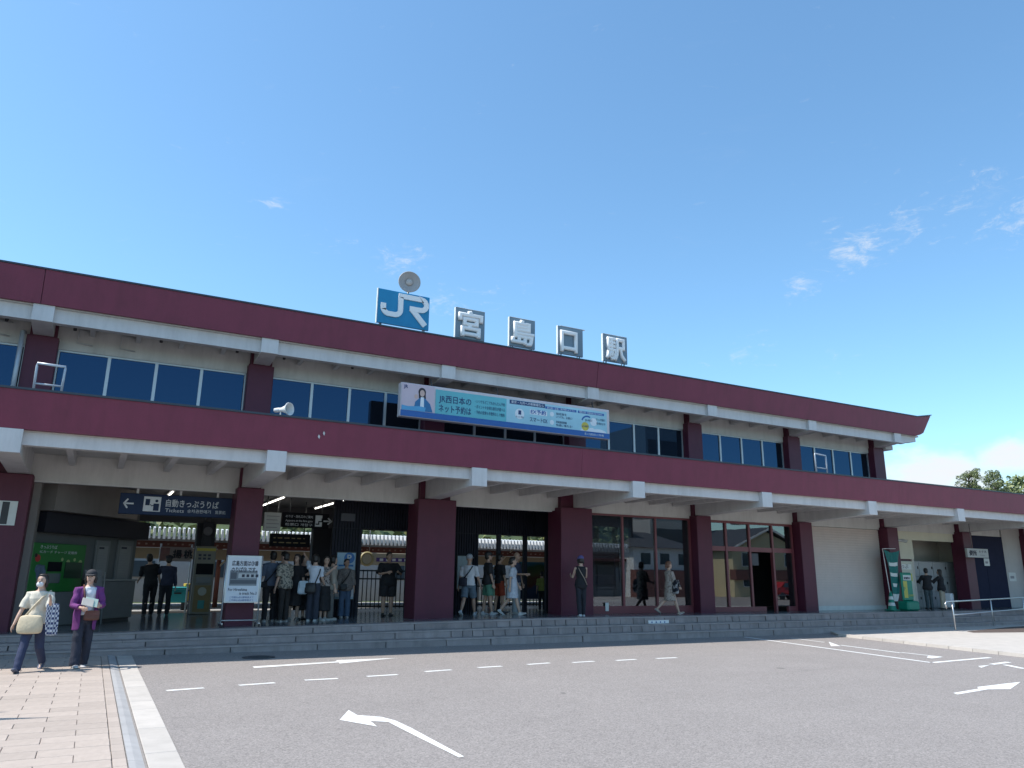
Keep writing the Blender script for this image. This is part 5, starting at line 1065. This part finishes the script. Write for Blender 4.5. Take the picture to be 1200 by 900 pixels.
    if kind == 'dress':
        m = MB(); torso(m, .60, .826, loose, .0); pts = [up((0, 0, .66)), piv+vec(0, 0, .06*S), piv+vec(0, 0, -.06*S), piv+vec(0, 0, -(.515-hem)*S)]
        m.tube(pts, [(.09*S, .07*S), (.105*S, .08*S), (.118*S, .095*S), (.125*S, .11*S)], 16, flat=(1, 0, 0))
    for shd, el, wr, d2, s in arms:
        if sleeve > 0:
            if sleeve <= .5: e_ = shd+(el-shd)*sleeve*2; m.tube([shd+vec(-s*.03*S, 0, -.005*S), shd+vec(0, 0, .003*S), e_], [.036*S, .036*S*build+loose*.6, .030*S*build+loose*1.3], 12)
            else:
                f = (sleeve-.5)*2; e_ = el+(wr-el)*f; m.tube([shd+vec(-s*.03*S, 0, -.005*S), shd+vec(0, 0, .003*S), el, e_], [.036*S, .035*S*build+loose*.6, .027*S+loose, .020*S+loose], 12)
        else: m.tube([shd+vec(-s*.045*S, 0, 0), shd+vec(-s*.008*S, 0, .004*S)], [.034*S, .03*S], 10)
    fused(m, tm, root, 'dress' if kind == 'dress' else 'shirt', vox*1.05, 4, .0065)
    if jacket:
        jm = cloth(jacket)
        for s_ in (-1, 1):      # open cardigan: back panel, two fronts and sleeves
            pass
        m = MB(); n = 11; zs = [.815, .74, .64, .55, .46, .38]; gr = []
        for z in zs:
            a = float(np.interp(z, [r[0] for r in rings], [r[1] for r in rings]))*S*hw+.048+max(0, .66-z)*.22; b = float(np.interp(z, [r[0] for r in rings], [r[2] for r in rings]))*S+.046+max(0, .66-z)*.20
            gr.append([up((0, 0, z)) if z > .5 else piv+vec(0, .01, (z-.515)*S) for _ in range(1)][0]); gr[-1] = [gr[-1]+vec(a*math.cos(q), b*math.sin(q), 0) for q in np.linspace(R_(-58), R_(238), n)]
        for i in range(len(zs)-1):
            for j in range(n-1): m.poly([gr[i][j], gr[i+1][j], gr[i+1][j+1], gr[i][j+1]], 0, True)
        me = m.mesh('tmp', jm); me = baked(me, [('WELD', {}), ('SOLIDIFY', dict(thickness=.018)), ('SUBSURF', dict(levels=2))]); link('cardigan', me, root)
        m = MB()
        for shd, el, wr, d2, s in arms: m.tube([shd+vec(-s*.03*S, 0, 0), shd+vec(0, 0, .006*S), el, el*.25+wr*.75], [.042*S, .049*S, .040*S, .033*S], 12)
        fused(m, jm, root, 'cardigan_sleeves', vox, 3, .007)
    if kind in ('trousers', 'shorts', 'wide'):
        m = MB(); torso(m, .45, .60, .010); ext = .0
        for hip, knee, ank in legs_:
            if kind == 'shorts': m.tube([hip+vec(0, 0, .03*S), hip*.5+knee*.5, hip*.12+knee*.88], [.056*S*build, .056*S*build+.008, .052*S*build+.012], 12)
            else:
                wk, wa = (.048, .052) if kind == 'wide' else (.043, .036); m.tube([hip+vec(0, 0, .03*S), hip*.55+knee*.45, knee, knee*.4+ank*.6, ank+vec(0, 0, -.012*S)], [.056*S*build, .052*S*build, wk*S, (wk+wa)/2*S, wa*S], 12)
        fused(m, bmx, root, 'shorts' if kind == 'shorts' else 'trousers', vox*1.05, 3, .005)
    if kind == 'skirt':
        m = MB(); m.tube([up((0, 0, .61)), piv+vec(0, 0, .02*S), piv+vec(0, 0, -.17*S), piv+vec(0, -.0, -.37*S)], [(.078*S, .056*S), (.104*S, .078*S), (.115*S, .10*S), (.125*S, .115*S)], 16, flat=(1, 0, 0)); fused(m, bmx, root, 'skirt', vox*1.05, 4, .007)
    # ---- shoes
    for ank, g in feet:
        q = fwd(90+min(30, max(-40, g))*.9); u = np.cross(vec(1, 0, 0), q); u = u if u[2] > 0 else -u; m = MB()
        c0 = ank-u*.024*S
        m.tube([c0-q*.040*S, c0-q*.03*S, c0+q*.02*S, c0+q*.075*S, c0+q*.108*S], [(.018*S, .014*S), (.025*S, .020*S), (.027*S, .019*S), (.029*S, .014*S), (.014*S, .008*S)], 12, flat=(1, 0, 0)); m.tube([c0, ank+u*.012*S], [.024*S, .023*S], 10)
        sh_ = fused(m, cloth(shoes, .6), root, 'shoe', .009, 3)
        if sum(shoes) > .6 or shoes[0] > .1: MB().tube([c0-q*.040*S-u*.014*S, c0+q*.03*S-u*.014*S, c0+q*.108*S-u*.012*S], [(.024*S, .005*S), (.029*S, .005*S), (.018*S, .004*S)], 10, flat=(1, 0, 0)).build('sole', M('sole_white', (.6, .6, .6), .6), sh_)
    # ---- head: hair, cap, eyes
    hm = hairm or HAIR
    if hair != 'bald':
        m = MB(); m.ell(HP(0, .016, .022), (.0515*S, .058*S, .056*S), 16, rot=hd); m.ell(HP(0, .030, -.012), (.050*S, .042*S, .048*S), 14, rot=hd); m.ell(HP(0, -.014, .054), (.040*S, .030*S, .018*S), 12, rot=hd)
        if hair in ('bob', 'long'):
            for s in (-1, 1): m.tube([HP(s*.042, .0, .03), HP(s*.050, .004, -.02), HP(s*.046, .012, -.065 if hair == 'bob' else -.12)], [.014*S, .015*S, .012*S], 8)
        if hair == 'long': m.tube([HP(0, .035, 0), HP(0, .046, -.08), HP(0, .048, -.17)], [(.050*S, .022*S), (.058*S, .024*S), (.044*S, .014*S)], 12, flat=tuple(hd@vec(1, 0, 0)))
        if hair == 'tied': m.ell(HP(0, .068, -.02), (.022*S, .022*S, .026*S), 10); m.tube([HP(0, .07, -.02), HP(0, .078, -.075)], [.016*S, .008*S], 8)
        fused(m, hm, root, 'hair', .009, 3)
    if cap:
        cm = cloth(cap); m = MB(); m.ell(HP(0, .008, .034), (.056*S, .066*S, .050*S), 18, rot=hd); 
        if staff: m.tube([HP(0, .0, .05), HP(0, 0, .068)], [(.060*S, .068*S), (.066*S, .074*S)], 16, flat=tuple(hd@vec(1, 0, 0)))
        c_ = fused(m, cm, root, 'cap', .009, 2)
        MB().tube([HP(0, -.040, .026), HP(0, -.075, .022), HP(0, -.106, .012)], [(.050*S, .005*S), (.046*S, .005*S), (.030*S, .004*S)], 14, flat=tuple(hd@vec(1, 0, 0))).build('brim', cm, c_)
    for s in (-1, 1): MB().ell(HP(s*.0175, -.0495, .004), (.0075*S, .004*S, .0042*S), 8, rot=hd).build('eye', M('eye_dark', (.02, .015, .012), .3), root); MB().ell(HP(s*.0175, -.050, .017), (.011*S, .003*S, .0022*S), 6, rot=hd).build('eyebrow', hm, root)
    if mask: MB().ell(HP(0, -.032, -.038), (.034*S, .031*S, .030*S), 14, rot=hd).build('face_mask', M('mask_white', (.66, .66, .68), .8), root)
    else: MB().ell(HP(0, -.0555, -.040), (.013*S, .004*S, .0035*S), 8, rot=hd).build('mouth', M('lip', (.32, .12, .10), .5), root)
    root['_arms'] = 0; del root['_arms']
    Mz = np.array(Matrix.Rotation(R_(face), 3, 'Z'))
    W_ = lambda q: vec(*pos)+Mz@q
    return dict(root=root, up=lambda *a: W_(up(a)), hand=[W_(a[2]+a[3]*.05*S) for a in arms], elbow=[W_(a[1]) for a in arms], shoulder=[W_(a[0]) for a in arms], piv=W_(piv), S=S, rot=Mz)
def foot(px, py):
    p = at(px, py, 'z', ZP)
    for _ in range(4): p = at(px, py, 'z', zf(p[0]))
    return (p[0], p[1], zf(p[0]))
def atX(px, Y): p = at(px, 700, 'y', Y); return (p[0], Y, zf(p[0]))
def bag(lab, name, c, size, mat, rz=0, strap=None, cat='bag', flap=True):
    "soft pouch with flap and strap; c is its centre"
    t = thing(name, lab, cat, tuple(c), R_(rz)); w, d, h = size
    m = MB(); n = 10
    pts = [(0, 0, -h/2), (0, 0, -h*.42), (0, 0, -h*.1), (0, 0, h*.3), (0, 0, h/2)]; m.tube(pts, [(w*.36, d*.3), (w*.48, d*.5), (w*.5, d*.52), (w*.44, d*.36), (w*.40, d*.16)], 14, flat=(1, 0, 0)); me = baked(m.mesh('tmp', mat), [('SUBSURF', dict(levels=2))]); link('pouch', me, t)
    if flap: MB().hexa([(-w*.42, -d*.56, h*.0), (w*.42, -d*.56, h*.0), (w*.42, -d*.50, h*.0), (-w*.42, -d*.50, h*.0), (-w*.41, -d*.30, h*.46), (w*.41, -d*.30, h*.46), (w*.41, -d*.2, h*.46), (-w*.41, -d*.2, h*.46)]).build('flap', mat, t)
    if strap is not None:
        inv = np.array(Matrix.Rotation(R_(-rz), 3, 'Z')); q = [inv@(np.array(p)-np.array(c)) for p in strap]; MB().tube(q, (.016 if len(q) < 9 else .014), 6).build('strap', mat, t)
    return t
ZS = .02
# --- two women on the pavement
A = person('woman in cream t-shirt, jeans and face mask walking off the steps', (.93, -1.12, ZS), -14, 1.58, .98, True, 0, top=(.60, .55, .46), sleeve=.42, hem=.50, loose=.018, bottom=('trousers', (.028, .038, .085)), shoes=(.10, .11, .16), hair='bob', armL=(12, 16, 12, 4), armR=(26, 14, 105, 6), legL=(24, 2), legR=(-10, 38), mask=True, vox=.008, head=-10, nod=-6)
fr = A['rot']@vec(0, -1, 0); rg = A['rot']@vec(1, 0, 0)
bag('cream canvas shoulder bag carried on the hip by the masked woman', 'shoulder_bag', A['up'](-.02, -.105, .50), (.40, .15, .30), M('canvas_cream', (.56, .47, .33), .85, .12, 9, .4, 30), -14, flap=False, strap=[A['up'](-.10, -.09, .55), A['up'](-.03, -.085, .66), A['up'](.05, -.075, .77), A['shoulder'][1]+vec(0, .0, .055), A['up'](.06, .07, .75), A['up'](-.08, .09, .58)])
h_ = A['elbow'][1]; t = thing('folded_jacket', 'navy and white checked cloth hanging from the masked woman arm', 'cloth', tuple(h_))
m = MB(); gr = []
for i in range(9):
    f = i/8; gr.append([(-.02+.20*(j/6-.5)*(1-.25*f)+.05+.04*f, -.10-.03*math.sin(j*1.9+f*3)-.03*(1-abs(j-3)/3), .10-f*.50) for j in range(7)])
for i in range(8):
    for j in range(6): m.poly([gr[i][j], gr[i+1][j], gr[i+1][j+1], gr[i][j+1]], 0, True)
me = baked(m.mesh('tmp', patterned('check_cloth', (.50, .53, .58), (.035, .05, .13), 26, .5, True)), [('WELD', {}), ('SOLIDIFY', dict(thickness=.02)), ('SUBSURF', dict(levels=1))]); link('cloth', me, t)
Bp = person('woman in purple cardigan, white top and black cap walking off the steps', (1.63, -.86, ZS), 12, 1.60, 1.0, True, 0, top=(.66, .68, .72), sleeve=0, hem=.54, loose=.014, bottom=('wide', (.022, .026, .045)), shoes=(.42, .42, .44), hair='bob', cap=(.03, .03, .035), armL=(14, 14, 68, 38), armR=(12, 16, 78, 40), legL=(9, 0), legR=(-4, 12), vox=.008, head=-22, nod=-2, jacket=(.15, .032, .165))
hb = (np.array(Bp['hand'][0])+np.array(Bp['hand'][1]))/2; t = thing('leaflets', 'folded pale green leaflets held by the woman in purple', 'leaflets', tuple(hb+vec(-.02, -.05, .06)), R_(12))
t.rotation_euler = (R_(-35), R_(14), R_(12)); MB().bbox(-.10, .10, -.012, .0, -.05, .11, .002).build('leaflet', M('leaflet_green', (.42, .52, .46), .6), t); MB().bbox(-.15, .03, -.025, -.013, -.07, .07, .002).build('leaflet', M('leaflet_cream', (.55, .50, .44), .6), t)
bag('small brown shoulder bag at the waist of the woman in purple', 'shoulder_bag', Bp['up'](.035, -.115, .535), (.26, .09, .17), M('leather_brown', (.10, .035, .025), .5, .1, 9), 12, [Bp['up'](-.04, -.10, .57), Bp['up'](-.045, -.095, .70), Bp['up'](-.06, -.075, .79), Bp['up'](-.055, .0, .845), Bp['up'](.0, .085, .75)])
# --- ticket hall
person('man in blue-grey shirt bending to the green ticket machine', atX(35, 4.15), 165, 1.66, 1.0, top=(.10, .14, .20), bottom=('trousers', (.04, .045, .06)), armR=(40, 10, 30, 0), lean=-14, nod=-12)
a = foot(172, 721.5); person('man in black leaning towards the station officer at the gate', (a[0], a[1], a[2]), 188, 1.72, 1.06, top=(.016, .016, .02), sleeve=.45, bottom=('trousers', (.015, .015, .02)), armR=(30, 8, 30, 0), leanx=9, legL=(4, 0), legR=(-4, 4), nod=-14)
a = foot(188, 721.5); person('station officer in dark blue uniform and peaked cap pointing ahead', (a[0]+.06, a[1]+.05, a[2]), 172, 1.66, 1.0, top=(.03, .035, .07), sleeve=.96, bottom=('trousers', (.014, .015, .022)), cap=(.02, .02, .03), staff=True, armR=(48, 18, 14, 0), legL=(3, 0), legR=(-3, 3))
# --- the queue
q = lambda px, Y: atX(px, Y+.5)
Q1 = person('man in slate blue t-shirt with a strap across his back in the queue', q(316, 3.35), 190, 1.71, 1.08, top=(.10, .13, .19), bottom=('trousers', (.02, .02, .025)), shoes=(.3, .3, .3), armL=(10, 6, 25, 0), armR=(10, 6, 25, 0), nod=-16)
bag('dark crossbody pouch of the man in slate blue', 'shoulder_bag', Q1['up'](.115, .05, .52), (.2, .07, .15), cloth((.02, .02, .025)), 190, [Q1['up'](.1, .07, .56), Q1['up'](.02, .088, .66), Q1['up'](-.07, .075, .78), Q1['up'](-.07, .0, .835)])
person('man with grey top half hidden behind the front of the queue', q(329, 4.0), 200, 1.72, 1.0, top=(.16, .155, .16), bottom=('trousers', (.02, .02, .03)))
Q3 = person('person in patterned tan shirt hanging loose over dark trousers in the queue', q(333, 3.1), 215, 1.68, 1.02, top=patterned('leaf_print', (.36, .33, .27), (.10, .10, .09), 24, .52), sleeve=.45, hem=.46, loose=.024, bottom=('trousers', (.025, .022, .022)), shoes=(.28, .26, .25), lean=5, nod=-8)
Q4 = person('woman in black dress turning her face out of the queue', q(345, 3.5), -25, 1.64, .96, True, top=(.018, .018, .022), hem=.22, bottom=('dress', (.018, .018, .022)), hair='long', shoes=(.3, .28, .26), head=-20, legL=(3, 0), legR=(-3, 3))
person('woman in black top and long skirt beside the turning woman', q(353, 3.75), 20, 1.62, .96, True, top=(.025, .025, .03), bottom=('skirt', (.02, .02, .025)), hair='bob', armL=(30, 8, 80, 20), head=25)
Q6 = person('woman in short white t-shirt with one arm up to her head in the queue', q(367, 3.0), 150, 1.63, .98, True, top=(.62, .66, .74), sleeve=.40, hem=.56, loose=.014, bottom=('wide', (.030, .036, .055)), shoes=(.5, .5, .5), hair='bob', armR=(128, 20, 105, 10), armL=(5, 8, 40, 0))
bag('black handbag at the hip of the woman in white t-shirt', 'handbag', Q6['up'](.03, .12, .49), (.32, .14, .26), cloth((.018, .018, .02), .5), 150, [Q6['up'](-.04, .11, .55), Q6['up'](-.09, .08, .70), Q6['shoulder'][0]+vec(0, 0, .05), Q6['up'](-.08, -.07, .70)])
t_b = bag('pale blue plastic carrier bag in the middle of the queue', 'carrier_bag', tuple(np.array(Q6['piv'])+vec(-.30, -.08, -.03)), (.30, .12, .34), M('plastic_pale', (.38, .46, .52), .35, .1, 9), 20, None)
person('woman in flower print blouse and black skirt in the queue', q(379.5, 3.15), 30, 1.58, .96, True, top=patterned('flower_print', (.35, .31, .29), (.09, .07, .07), 22, .55), sleeve=.5, hem=.53, loose=.02, bottom=('skirt', (.014, .014, .017)), hair='bob', shoes=(.5, .5, .48), head=-35, armL=(60, 10, 70, 20))
person('person in black vest over beige sleeves with grey trousers at the queue end', q(388, 3.3), 75, 1.60, 1.0, True, top=(.30, .275, .24), sleeve=.75, hem=.45, loose=.026, bottom=('wide', (.12, .115, .11)), hair='bob', shoes=(.45, .43, .4), head=20)
Q9 = person('woman in striped grey-brown blouse and blue jeans beside the blue poster', q(404, 3.9), -8, 1.53, 1.05, True, 1, top=patterned('stripe_blouse', (.19, .17, .16), (.13, .115, .11), 40, .5), sleeve=.8, hem=.45, loose=.03, bottom=('wide', (.06, .10, .17)), shoes=(.4, .4, .42), hair='short', legL=(4, 0), legR=(-2, 0), head=15)
bag('small black bag worn in front by the woman in blue jeans', 'shoulder_bag', Q9['up'](-.05, -.11, .52), (.2, .08, .17), cloth((.018, .018, .02), .5), -8, [Q9['up'](-.08, -.1, .57), Q9['up'](.02, -.095, .70), Q9['up'](.06, -.06, .80)])
# --- under the slatted wall
q = lambda px, Y: atX(px, Y)
person('man in black t-shirt and shorts with hands together at his chest', q(454, 4.55), 6, 1.72, 1.22, top=(.014, .014, .017), hem=.47, loose=.024, bottom=('shorts', (.016, .016, .02)), skin=1, shoes=(.03, .03, .03), armL=(22, 24, 82, 78), armR=(22, 24, 82, 78))
R1 = person('man in white t-shirt and grey cap walking past the map board', q(549, 3.6), 138, 1.70, 1.04, top=(.56, .57, .60), bottom=('shorts', (.10, .14, .18)), skin=1, shoes=(.40, .42, .46), hair='bald', cap=(.30, .32, .36), armL=(14, 12, 10, 0), armR=(-12, 10, 12, 0), legL=(22, 4), legR=(-16, 24), head=-8)
bag('black sling bag on the back of the man in white t-shirt', 'shoulder_bag', R1['up'](.075, .10, .56), (.26, .12, .24), cloth((.02, .022, .035)), 138, [R1['up'](.05, .115, .62), R1['up'](-.03, .10, .72), R1['up'](-.075, .05, .81), R1['up'](-.06, -.06, .79), R1['up'](.08, -.085, .6)])
R2 = person('man in black t-shirt, black cap and green shorts', q(571.5, 3.75), 78, 1.74, 1.04, top=(.016, .016, .02), hem=.47, loose=.02, bottom=('shorts', (.075, .20, .14)), skin=1, shoes=(.40, .40, .42), cap=(.018, .018, .02), legL=(7, 0), legR=(-5, 4), armR=(5, 10, 20, 0))
t = thing('folder', 'light green folder held against the green shorts', 'folder', tuple(np.array(R2['hand'][1])+vec(.02, -.03, -.12)), R_(20)); MB().bbox(-.12, .12, -.01, .01, -.16, .14, .004).build('cover', M('folder_green', (.22, .42, .27), .5), t)
person('man in black t-shirt and red shorts behind the green shorts', q(585, 4.15), 95, 1.70, 1.0, top=(.02, .02, .024), bottom=('shorts', (.30, .045, .02)), skin=1, shoes=(.05, .05, .06), legL=(6, 0), legR=(-4, 4))
person('bald man in navy t-shirt and pale trousers behind the white dress', q(605, 4.05), 40, 1.76, 1.02, top=(.04, .05, .09), bottom=('wide', (.30, .33, .36)), hair='bald', skin=1, shoes=(.4, .4, .4), armL=(20, 10, 70, 20))
person('woman in pale blue-white short dress walking along the steps', q(600.5, 3.3), 62, 1.62, .98, True, top=(.48, .51, .58), sleeve=.42, hem=.30, loose=.02, bottom=('dress', (.5, .5, .5)), hair='tied', shoes=(.5, .5, .52), legL=(17, 2), legR=(-16, 22), armL=(-14, 10, 12, 0), armR=(12, 8, 20, 0), head=10)
person('child in yellow-green top standing in front of the painted board', q(635, 5.6), 150, 1.22, .95, top=(.24, .27, .07), bottom=('trousers', (.02, .02, .025)))
R9 = person('woman in black sleeveless top, leggings and violet cap on the step edge', q(681, 2.1), 165, 1.64, .94, True, top=(.014, .014, .018), sleeve=0, hem=.45, loose=.016, bottom=('trousers', (.018, .019, .028)), shoes=(.55, .55, .56), hair='bob', cap=(.10, .095, .26), armL=(28, 10, 95, 16), armR=(24, 12, 80, 16), legL=(5, 0), legR=(-7, 4), leanx=0)
t = thing('bag_strap', 'thin pale strap across the back of the woman in violet cap', 'strap', tuple(R9['piv'])); o_ = np.array(R9['piv']); MB().tube([R9['up'](-.085, .075, .52)-o_, R9['up'](-.03, .092, .63)-o_, R9['up'](.04, .094, .74)-o_, R9['up'](.06, .06, .80)-o_], .011, 6).build('strap', M('strap_tan', (.38, .30, .24), .6), t)
F1 = person('woman in pale flower dress and sandals walking past the shop window', q(785, 2.45), 82, 1.60, .98, True, top=patterned('pale_flowers', (.40, .34, .30), (.17, .12, .11), 26, .56), sleeve=.62, hem=.27, loose=.022, bottom=('dress', (.5, .5, .5)), hair='tied', hairm=M('hair_brown', (.16, .07, .04), .5, .2, 30), shoes=(.40, .30, .24), legL=(20, 2), legR=(-18, 30), armL=(10, 8, 40, 10), armR=(16, 8, 60, 10))
bag('black and white tote bag on the arm of the woman in flower dress', 'tote_bag', F1['up'](-.12, -.04, .53), (.52, .18, .44), patterned('tote_print', (.02, .02, .03), (.40, .39, .40), 9, .55), 70, [F1['up'](-.115, -.03, .62), F1['up'](-.125, .0, .74), F1['shoulder'][0]+vec(0, 0, .05), F1['up'](-.09, -.06, .72)])
person('person in dark blue robe standing inside the shop window', q(741, 4.6), 0, 1.6, 1.15, True, top=(.02, .05, .10), sleeve=.9, hem=.15, loose=.03, bottom=('dress', (.5, .5, .5)), hair='bob')
person('man in black jacket and dark trousers at the lockers', q(1088.5, 3.15), 160, 1.56, 1.05, top=(.018, .018, .022), sleeve=.95, hem=.46, loose=.022, bottom=('trousers', (.06, .085, .095)), armR=(40, 14, 40, 0), armL=(40, 10, 40, 0), head=-20)
L2 = person('long haired person in black jacket and beige trousers at the lockers', q(1104.5, 2.95), 195, 1.52, .98, True, top=(.016, .016, .02), sleeve=.75, hem=.44, loose=.026, bottom=('wide', (.42, .36, .28)), hair='long', armR=(50, 14, 50, 0), armL=(8, 8, 30, 0))
bpy.data.scenes.remove(TS)
print('OBJECTS BUILT', len(bpy.data.objects))
